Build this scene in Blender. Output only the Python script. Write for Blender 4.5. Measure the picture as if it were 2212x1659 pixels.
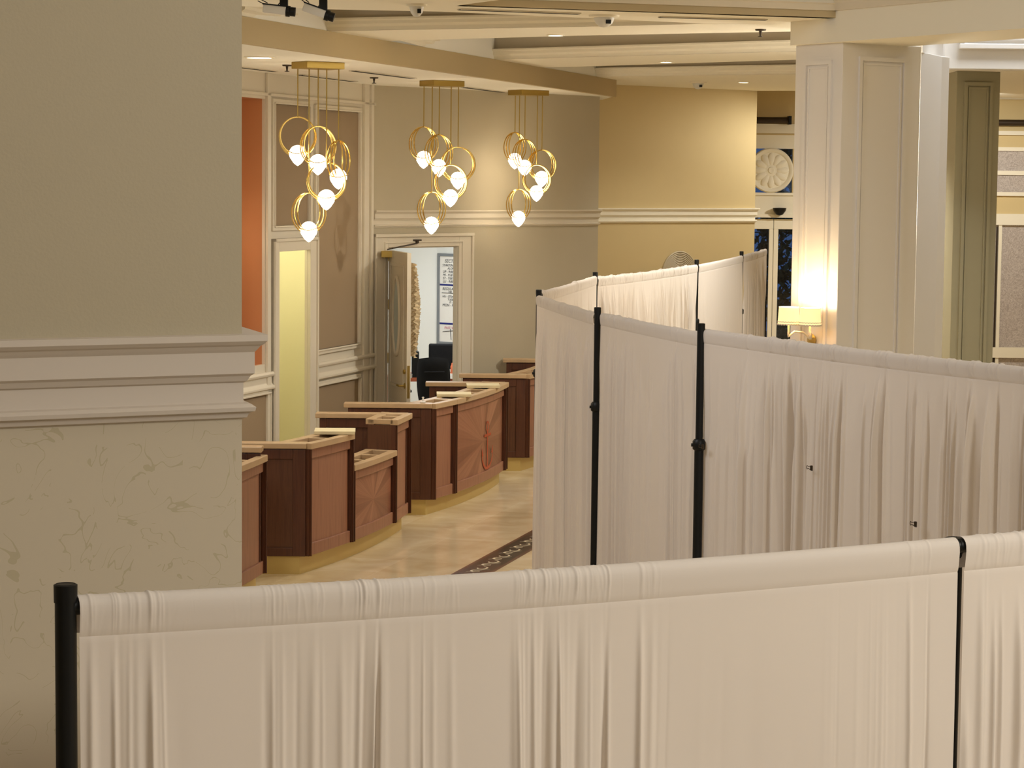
import bpy, bmesh, math, random
import numpy as np
from mathutils import Vector, Matrix
for o in list(bpy.data.objects): bpy.data.objects.remove(o)
SC = bpy.context.scene
COL = SC.collection
PI = math.pi
# ------------------------------------------------------------------ camera
W_PX, H_PX, FPX = 2212.0, 1659.0, 5000.0
CAMH = 3.2
PITCH = math.atan((829.5 - 388.0) / FPX)
ROLL = 0.010
Fv = Vector((0, math.cos(PITCH), -math.sin(PITCH)))
R0 = Vector((1, 0, 0)); U0 = Vector((0, math.sin(PITCH), math.cos(PITCH)))
Rv = R0 * math.cos(ROLL) + U0 * math.sin(ROLL)
Uv = U0 * math.cos(ROLL) - R0 * math.sin(ROLL)
CAM = Vector((0, 0, CAMH))
cd = bpy.data.cameras.new('camera'); cam = bpy.data.objects.new('camera', cd); COL.objects.link(cam)
cd.sensor_width = 36.0; cd.lens = 36.0 * FPX / W_PX; cd.clip_start = 0.05; cd.clip_end = 200
m = Matrix((Rv, Uv, -Fv)).transposed().to_4x4(); m.translation = CAM
cam.matrix_world = m
SC.camera = cam
# ------------------------------------------------------------------ view, world, lights
SC.view_settings.view_transform = 'Standard'
try: SC.view_settings.look = 'None'
except Exception: pass
SC.view_settings.gamma = 1.0
SC.view_settings.use_curve_mapping = False
SC.view_settings.exposure = 0.0
wd = bpy.data.worlds.new('dusk'); SC.world = wd; wd.use_nodes = True
bg = wd.node_tree.nodes['Background']; bg.inputs[0].default_value = (0.07, 0.16, 0.36, 1); bg.inputs[1].default_value = 0.5

def light(name, kind, loc, energy, color=(1, .86, .66), size=None, target=None, angle=None, size_y=None, blend=.6):
    l = bpy.data.lights.new(name, kind); l.energy = energy; l.color = color
    if kind == 'AREA':
        l.size = size or 1
        if size_y: l.shape = 'RECTANGLE'; l.size_y = size_y
    else: l.shadow_soft_size = size or .05
    if kind == 'SPOT':
        l.spot_size = angle or 1.6; l.spot_blend = blend
    o = bpy.data.objects.new(name, l); COL.objects.link(o); o.location = loc
    if target is not None:
        o.rotation_euler = (Vector(target) - Vector(loc)).to_track_quat('-Z', 'Y').to_euler()
    return o
WARM = (1, .97, .89); NEUT = (1, .90, .78); COOL = (.88, .94, 1)
# soft fill light added over the central well of the lobby, above the camera and the curtains
light('well_fill', 'AREA', (1.6, 3.2, 6.3), 44, (.97, .98, 1), 5.0, (1.6, 3.2, 0), size_y=7)
light('rear_fill', 'AREA', (-1.0, -3.6, 4.6), 30, (1, .98, .96), 3.0, (0, 8, 1.4), size_y=1.5)  # added fill from behind the camera, no fixture there
light('front_right_fill', 'AREA', (4.7, 2.6, 5.0), 200, (1, .96, .87), 1.4, (1.8, 5.4, 1.8), size_y=1.4)  # warm fill added from the right for the front curtains, source unseen
light('far_curtain_fill', 'AREA', (-2.6, 10.6, 5.2), 105, (.97, .97, 1), 1.6, (1.2, 13, 1.2), size_y=1.6)  # unseen fill from the left, added for the far curtain panels
light('column_fill', 'AREA', (6.6, 9.5, 5.4), 95, (1, .97, .92), 1.2, (2.8, 17.0, 2.5), size_y=1.2)  # extra fill aimed at the right face of the white column
light('skylight_atrium', 'AREA', (5.0, 19.6, 7.4), 230, COOL, 2.6, (5.0, 19.6, 0), size_y=1.0)
light('soffit_fill', 'POINT', (-3.2, 16.2, 3.3), 30, (1, .95, .86), .2)  # point light added behind the near wall to lift the soffit
light('coffer_fill', 'POINT', (3.05, 19.4, 3.0), 85, (1, .95, .84), .2)  # point light added behind the column to brighten ceiling bands and far curtain
# fill spots added at ceiling height, out of sight behind wall and columns
for k, (x, y, e, tx, ty) in enumerate(((-3.2, 17.6, 60, -1.6, 18.5), (3.15, 22.4, 380, 1.7, 22.6), (4.7, 30.2, 170, 2.4, 30.2), (6.35, 30.6, 360, 6.6, 33.5), (3.0, 18.2, 300, 0.3, 17.5))):
    light('hidden_spot_fill', 'SPOT', (x, y, 4.18 if x < 0 else 4.34), e, (1, .97, .89), .07, (tx, ty, 0), 2.4)

# ------------------------------------------------------------------ helpers
def ray(px, py):
    return Fv + Rv * ((px - W_PX / 2) / FPX) + Uv * ((H_PX / 2 - py) / FPX)
def at_y(px, py, Y):
    d = ray(px, py); return CAM + d * (Y / d.y)
def at_z(px, py, z):
    d = ray(px, py); return CAM + d * ((z - CAMH) / d.z)
def lin(c):
    return tuple(((v / 255) / 12.92 if v / 255 <= .04045 else ((v / 255 + .055) / 1.055) ** 2.4) for v in c) + (1,)

class Wall:
    """vertical plane through A and B (plan); s runs A->B, out points to the camera"""
    def __init__(s, A, B):
        s.A = Vector((A[0], A[1], 0)); s.B = Vector((B[0], B[1], 0))
        s.L = (s.B - s.A).length; s.d = (s.B - s.A).normalized()
        n = Vector((s.d.y, -s.d.x, 0))
        if n.dot(-s.A) < 0: n = -n
        s.n = n
    def sz(s, px, py, out=0.0):
        r = ray(px, py); t = (s.A + s.n * out - CAM).dot(s.n) / r.dot(s.n); P = CAM + r * t
        return (P - s.A).dot(s.d), P.z
    def P(s, a, z, out=0.0):
        p = s.A + s.d * a + s.n * out; return Vector((p.x, p.y, z))

class MB:
    def __init__(s): s.v = []; s.f = []
    def add(s, vs, fs):
        k = len(s.v); s.v += [tuple(v) for v in vs]; s.f += [tuple(i + k for i in f) for f in fs]
    def box(s, c, h, M=None):
        vs = [Vector((x * h[0], y * h[1], z * h[2])) for x in (-1, 1) for y in (-1, 1) for z in (-1, 1)]
        if M is not None: vs = [M @ v for v in vs]
        vs = [v + Vector(c) for v in vs]
        s.add(vs, [(0, 1, 3, 2), (4, 6, 7, 5), (0, 4, 5, 1), (2, 3, 7, 6), (0, 2, 6, 4), (1, 5, 7, 3)])
    def hexa(s, P):
        s.add(P, [(0, 1, 3, 2), (4, 6, 7, 5), (0, 4, 5, 1), (2, 3, 7, 6), (0, 2, 6, 4), (1, 5, 7, 3)])
    def wbox(s, w, s0, s1, z0, z1, o0, o1):
        s.hexa([w.P(a, z, o) for a in (s0, s1) for o in (o0, o1) for z in (z0, z1)])
    def prism(s, poly, z0, z1):
        n = len(poly)
        vs = [(p[0], p[1], z0) for p in poly] + [(p[0], p[1], z1) for p in poly]
        s.add(vs, [tuple(range(n))[::-1], tuple(range(n, 2 * n))] + [(i, (i + 1) % n, n + (i + 1) % n, n + i) for i in range(n)])
    def strip(s, outer, inner, z0, z1):
        n = len(outer)
        for i in range(n - 1):
            P = [(*outer[i], z0), (*outer[i], z1), (*inner[i], z0), (*inner[i], z1),
                 (*outer[i + 1], z0), (*outer[i + 1], z1), (*inner[i + 1], z0), (*inner[i + 1], z1)]
            k = len(s.v); s.v += P
            fs = [(0, 4, 5, 1), (2, 3, 7, 6), (1, 5, 7, 3), (0, 2, 6, 4)]
            if i == 0: fs.append((0, 1, 3, 2))
            if i == n - 2: fs.append((4, 6, 7, 5))
            s.f += [tuple(a + k for a in f) for f in fs]
    def tube(s, path, r, n=10, cap=True, closed=False):
        path = [Vector(p) for p in path]; m = len(path)
        if not hasattr(r, '__len__'): r = [r] * m
        k = len(s.v); up = None
        for i, p in enumerate(path):
            if closed: t = path[(i + 1) % m] - path[i - 1]
            else: t = path[min(i + 1, m - 1)] - path[max(i - 1, 0)]
            t.normalize()
            if up is None:
                up = Vector((0, 0, 1)) if abs(t.z) < .9 else Vector((1, 0, 0))
            a = up - t * up.dot(t); a.normalize(); b = t.cross(a); up = a
            for j in range(n):
                an = 2 * PI * j / n; s.v.append(tuple(p + (a * math.cos(an) + b * math.sin(an)) * r[i]))
        for i in range(m if closed else m - 1):
            i2 = (i + 1) % m
            for j in range(n):
                s.f.append((k + i * n + j, k + i * n + (j + 1) % n, k + i2 * n + (j + 1) % n, k + i2 * n + j))
        if cap and not closed:
            s.f.append(tuple(k + j for j in range(n))[::-1]); s.f.append(tuple(k + (m - 1) * n + j for j in range(n)))
    def lathe(s, prof, c, n=24, M=None, cap=True):
        k = len(s.v); m = len(prof)
        for (r, z) in prof:
            for j in range(n):
                a = 2 * PI * j / n; v = Vector((r * math.cos(a), r * math.sin(a), z))
                if M is not None: v = M @ v
                s.v.append(tuple(v + Vector(c)))
        for i in range(m - 1):
            for j in range(n):
                s.f.append((k + i * n + j, k + i * n + (j + 1) % n, k + (i + 1) * n + (j + 1) % n, k + (i + 1) * n + j))
        if cap:
            s.f.append(tuple(k + j for j in range(n))[::-1]); s.f.append(tuple(k + (m - 1) * n + j for j in range(n)))
    def sweep(s, path, prof, side=1):
        """profile (out, z) swept along plan path with mitred corners; out = right of travel * side"""
        path = [Vector((p[0], p[1])) for p in path]; m = len(path); k = len(s.v); q = len(prof)
        for i in range(m):
            def nr(a, b):
                d = (b - a).normalized(); return Vector((d.y, -d.x)) * side
            if i == 0: nn = nr(path[0], path[1])
            elif i == m - 1: nn = nr(path[-2], path[-1])
            else:
                a = nr(path[i - 1], path[i]); b = nr(path[i], path[i + 1]); c = a + b; nn = c / max(.2, c.dot(a))
            for (o, z) in prof: s.v.append((path[i].x + nn.x * o, path[i].y + nn.y * o, z))
        for i in range(m - 1):
            for j in range(q):
                s.f.append((k + i * q + j, k + i * q + (j + 1) % q, k + (i + 1) * q + (j + 1) % q, k + (i + 1) * q + j))
        s.f.append(tuple(k + j for j in range(q))); s.f.append(tuple(k + (m - 1) * q + j for j in range(q))[::-1])
    def frame(s, w, s0, s1, z0, z1, wd, o0, o1, wd2=None):
        """picture-frame moulding on a wall plane"""
        b = wd2 or wd
        s.wbox(w, s0, s1, z1 - wd, z1, o0, o1); s.wbox(w, s0, s1, z0, z0 + wd, o0, o1)
        s.wbox(w, s0, s0 + b, z0 + wd, z1 - wd, o0, o1); s.wbox(w, s1 - b, s1, z0 + wd, z1 - wd, o0, o1)
    def build(s, name, mat, parent=None, smooth=False, bevel=0, origin=None, **props):
        me = bpy.data.meshes.new(name)
        o0 = Vector(origin) if origin is not None else Vector((0, 0, 0))
        me.from_pydata([tuple(Vector(v) - o0) for v in s.v], [], s.f); me.update()
        bm = bmesh.new(); bm.from_mesh(me); bmesh.ops.recalc_face_normals(bm, faces=bm.faces); bm.to_mesh(me); bm.free()
        if smooth:
            for p in me.polygons: p.use_smooth = True
            try: me.set_sharp_from_angle(angle=math.radians(50))
            except Exception: pass
        me.materials.append(mat)
        o = bpy.data.objects.new(name, me); COL.objects.link(o)
        if origin is not None: o.location = o0
        if parent is not None:
            o.parent = parent
            if origin is None: o.location = -wpos(parent)
            else: o.location = o0 - wpos(parent)
        if bevel:
            b = o.modifiers.new('bevel', 'BEVEL'); b.width = bevel; b.segments = 2; b.limit_method = 'ANGLE'
        for kk, vv in props.items(): o[kk] = vv
        return o
def wpos(o):
    p = Vector(o.location)
    while o.parent is not None: o = o.parent; p += Vector(o.location)
    return p
def thing(name, label, cat, loc, group=None):
    o = bpy.data.objects.new(name, None); COL.objects.link(o); o.location = loc; o.empty_display_size = .1
    o['label'] = label; o['category'] = cat
    if group: o['group'] = group
    return o
def tag(o, label, cat, group=None):
    o['label'] = label; o['category'] = cat
    if group: o['group'] = group
    return o
def struct(mb, name, mat, **k):
    return mb.build(name, mat, kind='structure', **k)

# ------------------------------------------------------------------ materials
def mat(name, rgb, rough=.6, metal=0, spec=.4, bump=0, bscale=60, var=0, vscale=6, emit=None, estr=0, coat=0):
    M = bpy.data.materials.new(name); M.use_nodes = True; nt = M.node_tree; b = nt.nodes['Principled BSDF']
    c = lin(rgb); b.inputs['Base Color'].default_value = c
    b.inputs['Roughness'].default_value = rough; b.inputs['Metallic'].default_value = metal
    b.inputs['Specular IOR Level'].default_value = spec
    if coat: b.inputs['Coat Weight'].default_value = coat; b.inputs['Coat Roughness'].default_value = .15
    tc = nt.nodes.new('ShaderNodeTexCoord')
    if var:
        n = nt.nodes.new('ShaderNodeTexNoise'); n.inputs['Scale'].default_value = vscale; n.inputs['Detail'].default_value = 4
        nt.links.new(tc.outputs['Object'], n.inputs['Vector'])
        r = nt.nodes.new('ShaderNodeMix'); r.data_type = 'RGBA'
        r.inputs[6].default_value = tuple(x * (1 - var) for x in c[:3]) + (1,)
        r.inputs[7].default_value = tuple(min(1, x * (1 + var)) for x in c[:3]) + (1,)
        nt.links.new(n.outputs['Fac'], r.inputs[0]); nt.links.new(r.outputs[2], b.inputs['Base Color'])
    if bump:
        n = nt.nodes.new('ShaderNodeTexNoise'); n.inputs['Scale'].default_value = bscale; n.inputs['Detail'].default_value = 3
        nt.links.new(tc.outputs['Object'], n.inputs['Vector'])
        bp = nt.nodes.new('ShaderNodeBump'); bp.inputs['Strength'].default_value = bump; bp.inputs['Distance'].default_value = .01
        nt.links.new(n.outputs['Fac'], bp.inputs['Height']); nt.links.new(bp.outputs[0], b.inputs['Normal'])
    if emit: b.inputs['Emission Color'].default_value = lin(emit); b.inputs['Emission Strength'].default_value = estr
    return M
def mth(nt, op, a, b=None, c=None):
    n = nt.nodes.new('ShaderNodeMath'); n.operation = op
    for i, x in enumerate((a, b, c)):
        if x is None: continue
        if hasattr(x, 'is_output'): nt.links.new(x, n.inputs[i])
        else: n.inputs[i].default_value = x
    return n.outputs[0]
def ramp(nt, fac, stops):
    r = nt.nodes.new('ShaderNodeValToRGB'); cr = r.color_ramp
    while len(cr.elements) < len(stops): cr.elements.new(.5)
    for e, (p, c) in zip(cr.elements, stops): e.position = p; e.color = lin(c)
    nt.links.new(fac, r.inputs[0]); return r.outputs[0]

M_paint = mat('cream_paint', (206, 194, 168), .75, var=.02, bump=.04, bscale=120)
M_paint_y = mat('warm_yellow_paint', (214, 192, 142), .75, var=.02, bump=.04)
M_paint_b = mat('stone_wallcovering', (186, 175, 150), .8, var=.04, vscale=3, bump=.08, bscale=40)
M_paint_o = mat('olive_paint', (160, 151, 121), .75)
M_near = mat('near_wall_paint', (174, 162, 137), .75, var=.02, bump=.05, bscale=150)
M_trim = mat('white_trim', (216, 206, 186), .45, spec=.5)
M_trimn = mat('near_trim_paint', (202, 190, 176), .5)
M_trimw = mat('white_trim_cool', (236, 230, 222), .4, spec=.5)
M_ceil = mat('ceiling_paint', (243, 235, 214), .8)
M_soff = mat('soffit_paint', (250, 246, 234), .8)
M_coff = mat('coffer_grasscloth', (198, 188, 168), .85, bump=.1, bscale=30)
M_beam = mat('beam_paint', (192, 172, 132), .75)
M_panel = mat('taupe_panel', (150, 129, 102), .85, bump=.1, bscale=80)
M_orange = mat('orange_paint', (198, 136, 90), .7)
M_ygreen = mat('yellow_green_paint', (236, 232, 200), .7)
M_office = mat('office_white', (225, 226, 220), .7)
M_black = mat('black_metal', (12, 14, 15), .45, spec=.3)
M_blackm = mat('black_fabric', (14, 15, 18), .7, spec=.2, bump=.1)
M_brass = mat('brass', (222, 190, 110), .25, metal=1)
M_brassd = mat('brass_dull', (176, 150, 82), .4, metal=.9)
M_gold = mat('gold_plinth', (206, 180, 112), .42, metal=.3)
M_cap = mat('wood_cap', (190, 160, 122), .38, spec=.5, var=.12, vscale=12)  # tone lightened to carry the lamp light on the desk tops
M_cream = mat('cream_slab', (226, 212, 172), .55)
M_dark = mat('dark_slot', (30, 25, 18), .8)
M_bronze = mat('dark_bronze', (60, 48, 34), .5, metal=.4)
M_inlay = mat('red_inlay', (176, 74, 40), .4)
M_white = mat('white_plastic', (225, 222, 214), .4)
M_glassb = mat('glass_ball', (255, 244, 220), .2, emit=(255, 240, 214), estr=14)
M_lens = mat('lamp_lens', (255, 250, 240), .3, emit=(255, 246, 232), estr=7)
M_shade = mat('lamp_shade_silk', (250, 225, 180), .8, emit=(255, 214, 150), estr=1.0)
M_bulb = mat('bulb_glow', (255, 240, 210), .3, emit=(255, 230, 180), estr=18)
M_leaf = mat('hedge_leaf', (40, 62, 44), .8, var=.5, vscale=8)

def wood(name, dark, light_, axis='z', scale=14, rough=.42):
    M = bpy.data.materials.new(name); M.use_nodes = True; nt = M.node_tree; b = nt.nodes['Principled BSDF']
    tc = nt.nodes.new('ShaderNodeTexCoord'); mp = nt.nodes.new('ShaderNodeMapping')
    mp.inputs['Scale'].default_value = {'z': (scale, scale, .7), 'x': (.7, scale, scale)}[axis]
    nt.links.new(tc.outputs['Object'], mp.inputs[0])
    n = nt.nodes.new('ShaderNodeTexNoise'); n.inputs['Scale'].default_value = 2.2; n.inputs['Detail'].default_value = 6; n.inputs['Roughness'].default_value = .65
    nt.links.new(mp.outputs[0], n.inputs['Vector'])
    c = ramp(nt, n.outputs['Fac'], [(.3, dark), (.52, light_), (.72, dark)])
    nt.links.new(c, b.inputs['Base Color']); b.inputs['Roughness'].default_value = rough; b.inputs['Specular IOR Level'].default_value = .45
    return M
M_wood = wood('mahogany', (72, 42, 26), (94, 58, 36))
M_woodl = wood('mahogany_lit_panel', (132, 88, 64), (158, 110, 84), scale=20)  # lighter copy of the mahogany, light on the desk fronts painted in
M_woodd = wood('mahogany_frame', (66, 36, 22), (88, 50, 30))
def burst():
    M = bpy.data.materials.new('sunburst_veneer'); M.use_nodes = True; nt = M.node_tree; b = nt.nodes['Principled BSDF']
    tc = nt.nodes.new('ShaderNodeTexCoord'); sp = nt.nodes.new('ShaderNodeSeparateXYZ'); nt.links.new(tc.outputs['Object'], sp.inputs[0])
    a = mth(nt, 'ARCTAN2', sp.outputs[2], sp.outputs[1])
    k = mth(nt, 'MULTIPLY', a, 24 / (2 * PI)); fl = mth(nt, 'FLOOR', k); fr = mth(nt, 'FRACT', k)
    wn = nt.nodes.new('ShaderNodeTexWhiteNoise'); wn.noise_dimensions = '1D'; nt.links.new(fl, wn.inputs['W'])
    edge = mth(nt, 'ABSOLUTE', mth(nt, 'SUBTRACT', fr, .5))
    r2 = mth(nt, 'SQRT', mth(nt, 'ADD', mth(nt, 'MULTIPLY', sp.outputs[1], sp.outputs[1]), mth(nt, 'MULTIPLY', sp.outputs[2], sp.outputs[2])))
    cmb = nt.nodes.new('ShaderNodeCombineXYZ'); nt.links.new(mth(nt, 'MULTIPLY', a, 26.0), cmb.inputs[0]); nt.links.new(r2, cmb.inputs[1])
    n = nt.nodes.new('ShaderNodeTexNoise'); n.inputs['Scale'].default_value = 1.2; n.inputs['Detail'].default_value = 4; nt.links.new(cmb.outputs[0], n.inputs['Vector'])
    f = mth(nt, 'ADD', mth(nt, 'MULTIPLY', wn.outputs['Value'], .45), mth(nt, 'ADD', mth(nt, 'MULTIPLY', n.outputs['Fac'], .5), mth(nt, 'MULTIPLY', edge, .15)))
    c = ramp(nt, f, [(.2, (122, 76, 54)), (.5, (146, 96, 70)), (.85, (174, 124, 96))])
    nt.links.new(c, b.inputs['Base Color']); b.inputs['Roughness'].default_value = .4
    return M
M_burst = burst()
def wallpaper(name, base, line, scale=7, dist=2.6, wid=.010, base2=None):
    M = bpy.data.materials.new(name); M.use_nodes = True; nt = M.node_tree; b = nt.nodes['Principled BSDF']
    tc = nt.nodes.new('ShaderNodeTexCoord')
    n = nt.nodes.new('ShaderNodeTexNoise'); n.inputs['Scale'].default_value = scale; n.inputs['Detail'].default_value = 1.5; n.inputs['Distortion'].default_value = dist
    nt.links.new(tc.outputs['Object'], n.inputs['Vector'])
    n2 = nt.nodes.new('ShaderNodeTexNoise'); n2.inputs['Scale'].default_value = scale * 2.1; n2.inputs['Detail'].default_value = 2
    nt.links.new(tc.outputs['Object'], n2.inputs['Vector'])
    d = mth(nt, 'ABSOLUTE', mth(nt, 'SUBTRACT', n.outputs['Fac'], .5))
    l = mth(nt, 'LESS_THAN', d, wid)
    mk = mth(nt, 'GREATER_THAN', n2.outputs['Fac'], .47)
    l = mth(nt, 'MULTIPLY', mth(nt, 'MULTIPLY', l, mk), .36)
    mx = nt.nodes.new('ShaderNodeMix'); mx.data_type = 'RGBA'; nt.links.new(l, mx.inputs[0])
    mx.inputs[6].default_value = lin(base); mx.inputs[7].default_value = lin(line)
    nt.links.new(mx.outputs[2], b.inputs['Base Color']); b.inputs['Roughness'].default_value = .8
    return M
M_wp = wallpaper('scroll_wallpaper', (192, 179, 156), (150, 138, 92))
def damask():
    M = bpy.data.materials.new('damask_wallpaper'); M.use_nodes = True; nt = M.node_tree; b = nt.nodes['Principled BSDF']
    tc = nt.nodes.new('ShaderNodeTexCoord')
    n = nt.nodes.new('ShaderNodeTexNoise'); n.inputs['Scale'].default_value = 13; n.inputs['Distortion'].default_value = 3; n.inputs['Detail'].default_value = 2
    nt.links.new(tc.outputs['Object'], n.inputs['Vector'])
    c = ramp(nt, n.outputs['Fac'], [(.42, (170, 158, 150)), (.5, (204, 194, 186)), (.58, (176, 164, 156))])
    nt.links.new(c, b.inputs['Base Color']); b.inputs['Roughness'].default_value = .6
    return M
M_damask = damask()
def fabric(name, rgb, tr=.14):
    M = bpy.data.materials.new(name); M.use_nodes = True; nt = M.node_tree; b = nt.nodes['Principled BSDF']
    c = lin(rgb); b.inputs['Base Color'].default_value = c; b.inputs['Roughness'].default_value = .85; b.inputs['Specular IOR Level'].default_value = .15
    b.inputs['Sheen Weight'].default_value = .15
    t = nt.nodes.new('ShaderNodeBsdfTranslucent'); t.inputs[0].default_value = c
    mx = nt.nodes.new('ShaderNodeMixShader'); mx.inputs[0].default_value = tr
    nt.links.new(b.outputs[0], mx.inputs[1]); nt.links.new(t.outputs[0], mx.inputs[2])
    nt.links.new(mx.outputs[0], nt.nodes['Material Output'].inputs[0])
    return M
M_drape = fabric('white_drape', (228, 218, 208))
M_lace = fabric('lace', (226, 206, 168), .3)
def marble():
    M = bpy.data.materials.new('marble_floor'); M.use_nodes = True; nt = M.node_tree; b = nt.nodes['Principled BSDF']
    tc = nt.nodes.new('ShaderNodeTexCoord'); mp = nt.nodes.new('ShaderNodeMapping'); mp.inputs['Rotation'].default_value = (0, 0, math.atan2(.27, .96))
    nt.links.new(tc.outputs['Object'], mp.inputs[0])
    br = nt.nodes.new('ShaderNodeTexBrick'); br.offset = 0; br.inputs['Scale'].default_value = 1.0
    br.inputs['Brick Width'].default_value = .61; br.inputs['Row Height'].default_value = .61; br.inputs['Mortar Size'].default_value = .004
    br.inputs['Color1'].default_value = (.0, .0, .0, 1); br.inputs['Color2'].default_value = (1, 1, 1, 1); br.inputs['Mortar'].default_value = (1.0, 1, 1, 1)
    nt.links.new(mp.outputs[0], br.inputs['Vector'])
    n = nt.nodes.new('ShaderNodeTexNoise'); n.inputs['Scale'].default_value = 2.0; n.inputs['Detail'].default_value = 8; n.inputs['Distortion'].default_value = 1.2
    nt.links.new(tc.outputs['Object'], n.inputs['Vector'])
    f = mth(nt, 'ADD', mth(nt, 'MULTIPLY', n.outputs['Fac'], .8), mth(nt, 'MULTIPLY', br.outputs['Color'], .14))
    c = ramp(nt, f, [(.25, (204, 180, 140)), (.5, (222, 202, 166)), (.75, (236, 220, 190))])
    nt.links.new(c, b.inputs['Base Color']); b.inputs['Roughness'].default_value = .16; b.inputs['Specular IOR Level'].default_value = .5
    return M
M_marble = marble()
def glass():
    M = bpy.data.materials.new('pane_glass'); M.use_nodes = True; nt = M.node_tree
    g = nt.nodes.new('ShaderNodeBsdfGlossy'); g.inputs[1].default_value = .05; t = nt.nodes.new('ShaderNodeBsdfTransparent'); t.inputs[0].default_value = (.85, .92, 1, 1)
    mx = nt.nodes.new('ShaderNodeMixShader'); mx.inputs[0].default_value = .08
    nt.links.new(t.outputs[0], mx.inputs[1]); nt.links.new(g.outputs[0], mx.inputs[2]); nt.links.new(mx.outputs[0], nt.nodes['Material Output'].inputs[0])
    return M
M_glass = glass()

# ------------------------------------------------------------------ room shell
Z_SOF = CAMH + 1.005; Z_CEI = CAMH + 1.2; Z_TOP = 4.85; Z_HIGH = 6.6
Z_COR = CAMH - .35     # top of the wall entablature
mb = MB(); mb.box((1.5, 15.5, -.05), (8.5, 20.5, .05)); struct(mb, 'floor', M_marble)
WB = Wall((-1.53, 25.3), (1.02, 28.0))      # wall with the office door
WL = Wall((-2.62, 21.95), (-1.53, 25.3))    # panelled wall beside the desks
WM = Wall((1.0, 29.1), (3.2, 30.8))         # yellow wall
WE = Wall((0.5, 34.0), (12.0, 34.0))        # entrance wall
def wall_holes(name, w, s0, s1, z1, holes, m_, th=.12, zb=0):
    mb = MB(); br = sorted(set([s0, s1] + [h[0] for h in holes] + [h[1] for h in holes]))
    for a, b in zip(br, br[1:]):
        z = zb
        for h in sorted([h for h in holes if h[0] <= a + 1e-6 and h[1] >= b - 1e-6], key=lambda h: h[2]):
            if h[2] > z: mb.wbox(w, a, b, z, h[2], -th, 0)
            z = h[3]
        if z < z1: mb.wbox(w, a, b, z, z1, -th, 0)
    return struct(mb, name, m_)
COR = [(0, Z_COR), (.05, Z_COR), (.05, Z_COR - .014), (.042, Z_COR - .022), (.036, Z_COR - .026), (.03, Z_COR - .034), (.025, Z_COR - .04),
       (.025, Z_COR - .088), (.017, Z_COR - .094), (.010, Z_COR - .106), (.003, Z_COR - .110), (.003, Z_COR - .154),
       (.018, Z_COR - .157), (.028, Z_COR - .164), (.026, Z_COR - .173), (.014, Z_COR - .178), (.010, Z_COR - .188), (0, Z_COR - .192)]
# -- wall right beside the camera
NW = [(-4.2, 3.32), (-.607, 5.18), (-.92, 6.3), (-4.2, 6.3)]
NW = [(-4.2, 5.18 - (4.2 - .607) * .5176), (-.607, 5.18), (-.95, 6.2), (-4.2, 6.2)]
mb = MB(); mb.prism(NW, Z_COR - .19, Z_HIGH); struct(mb, 'wall_near_left', M_near)
mb = MB(); mb.prism(NW, 0, Z_COR - .19); struct(mb, 'wall_near_left_lower', M_wp)
mb = MB(); mb.sweep([NW[0], NW[1], NW[2]], COR, 1); struct(mb, 'trim_1', M_trimn)
# -- back wall and its door opening
d0 = WB.sz(835, 540); d1 = WB.sz(988, 540); dtop = WB.sz(900, 533)[1]
wall_holes('wall_back', WB, 0, WB.L, Z_SOF + .05, [(d0[0], d1[0], 0, dtop)], M_paint_b, .05)
mb = MB(); mb.sweep([(WB.A.x, WB.A.y), (WB.B.x, WB.B.y), (WB.B.x - .1, WB.B.y + 1.3)], COR, 1)
struct(mb, 'trim_2', M_trim)
mb = MB(); mb.prism([(1.02, 28.0), (.93, 29.3), (.83, 29.3), (.92, 28.0)], 0, Z_TOP); struct(mb, 'wall_back_return', M_paint_b)
mb = MB(); c0 = WB.sz(805, 540)[0]; c1 = WB.sz(1018, 540)[0]; ct = WB.sz(1000, 503)[1]
for (a, b, o) in ((0, 1, .03), (.06, .94, .045), (.8, .2, .05)):
    pass
mb.wbox(WB, c0, d0[0], 0, ct, 0, .03); mb.wbox(WB, d1[0], c1, 0, ct, 0, .03); mb.wbox(WB, d0[0], d1[0], dtop, ct, 0, .03)
mb.wbox(WB, c0, c0 + .03, 0, ct, 0, .05); mb.wbox(WB, c1 - .03, c1, 0, ct, 0, .05); mb.wbox(WB, c0, c1, ct - .035, ct, 0, .055)
mb.wbox(WB, d0[0] - .06, d0[0] - .045, 0, dtop + .05, 0, .042); mb.wbox(WB, d1[0] + .045, d1[0] + .06, 0, dtop + .05, 0, .042)
mb.wbox(WB, d0[0] - .06, d1[0] + .06, dtop + .045, dtop + .06, 0, .042)
mb.wbox(WB, d0[0] - .01, d0[0] + .012, 0, dtop, -.06, 0); mb.wbox(WB, d1[0] - .006, d1[0] + .01, 0, dtop, -.06, 0); mb.wbox(WB, d0[0], d1[0], dtop - .012, dtop + .01, -.06, 0)
struct(mb, 'trim_3', M_trim, bevel=.004)
# -- panelled left wall: orange recess, narrow doorway, panels, rails
o0, o1 = WL.sz(505, 500)[0], WL.sz(572, 500)[0]; oz0 = WL.sz(560, 789)[1]; oz1 = WL.sz(545, 211)[1]
y0, y1 = WL.sz(597, 700)[0], WL.sz(664, 700)[0]; yz1 = WL.sz(640, 541)[1]
WLs0 = WL.sz(380, 500)[0] - 7.0
wall_holes('wall_left', WL, WLs0, WL.L + .0, Z_SOF + .05, [(o0, o1, oz0, oz1), (y0, y1, 0, yz1)], M_trim, .03)
mb = MB()
for (xa, xb, ya, yb, xm) in ((589, 664, 224, 486, 640), (682, 773, 244, 752, 682)):
    pass
def lpanel(mb, xa, xb, ytop_a, ybot_a):
    a, zt = WL.sz(xa, ytop_a); b = WL.sz(xb, ytop_a)[0]; zb = WL.sz(xa, ybot_a)[1]
    mb.wbox(WL, a, b, zb, zt, 0, .006); return a, b, zb, zt
P = []
mb = MB()
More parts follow.
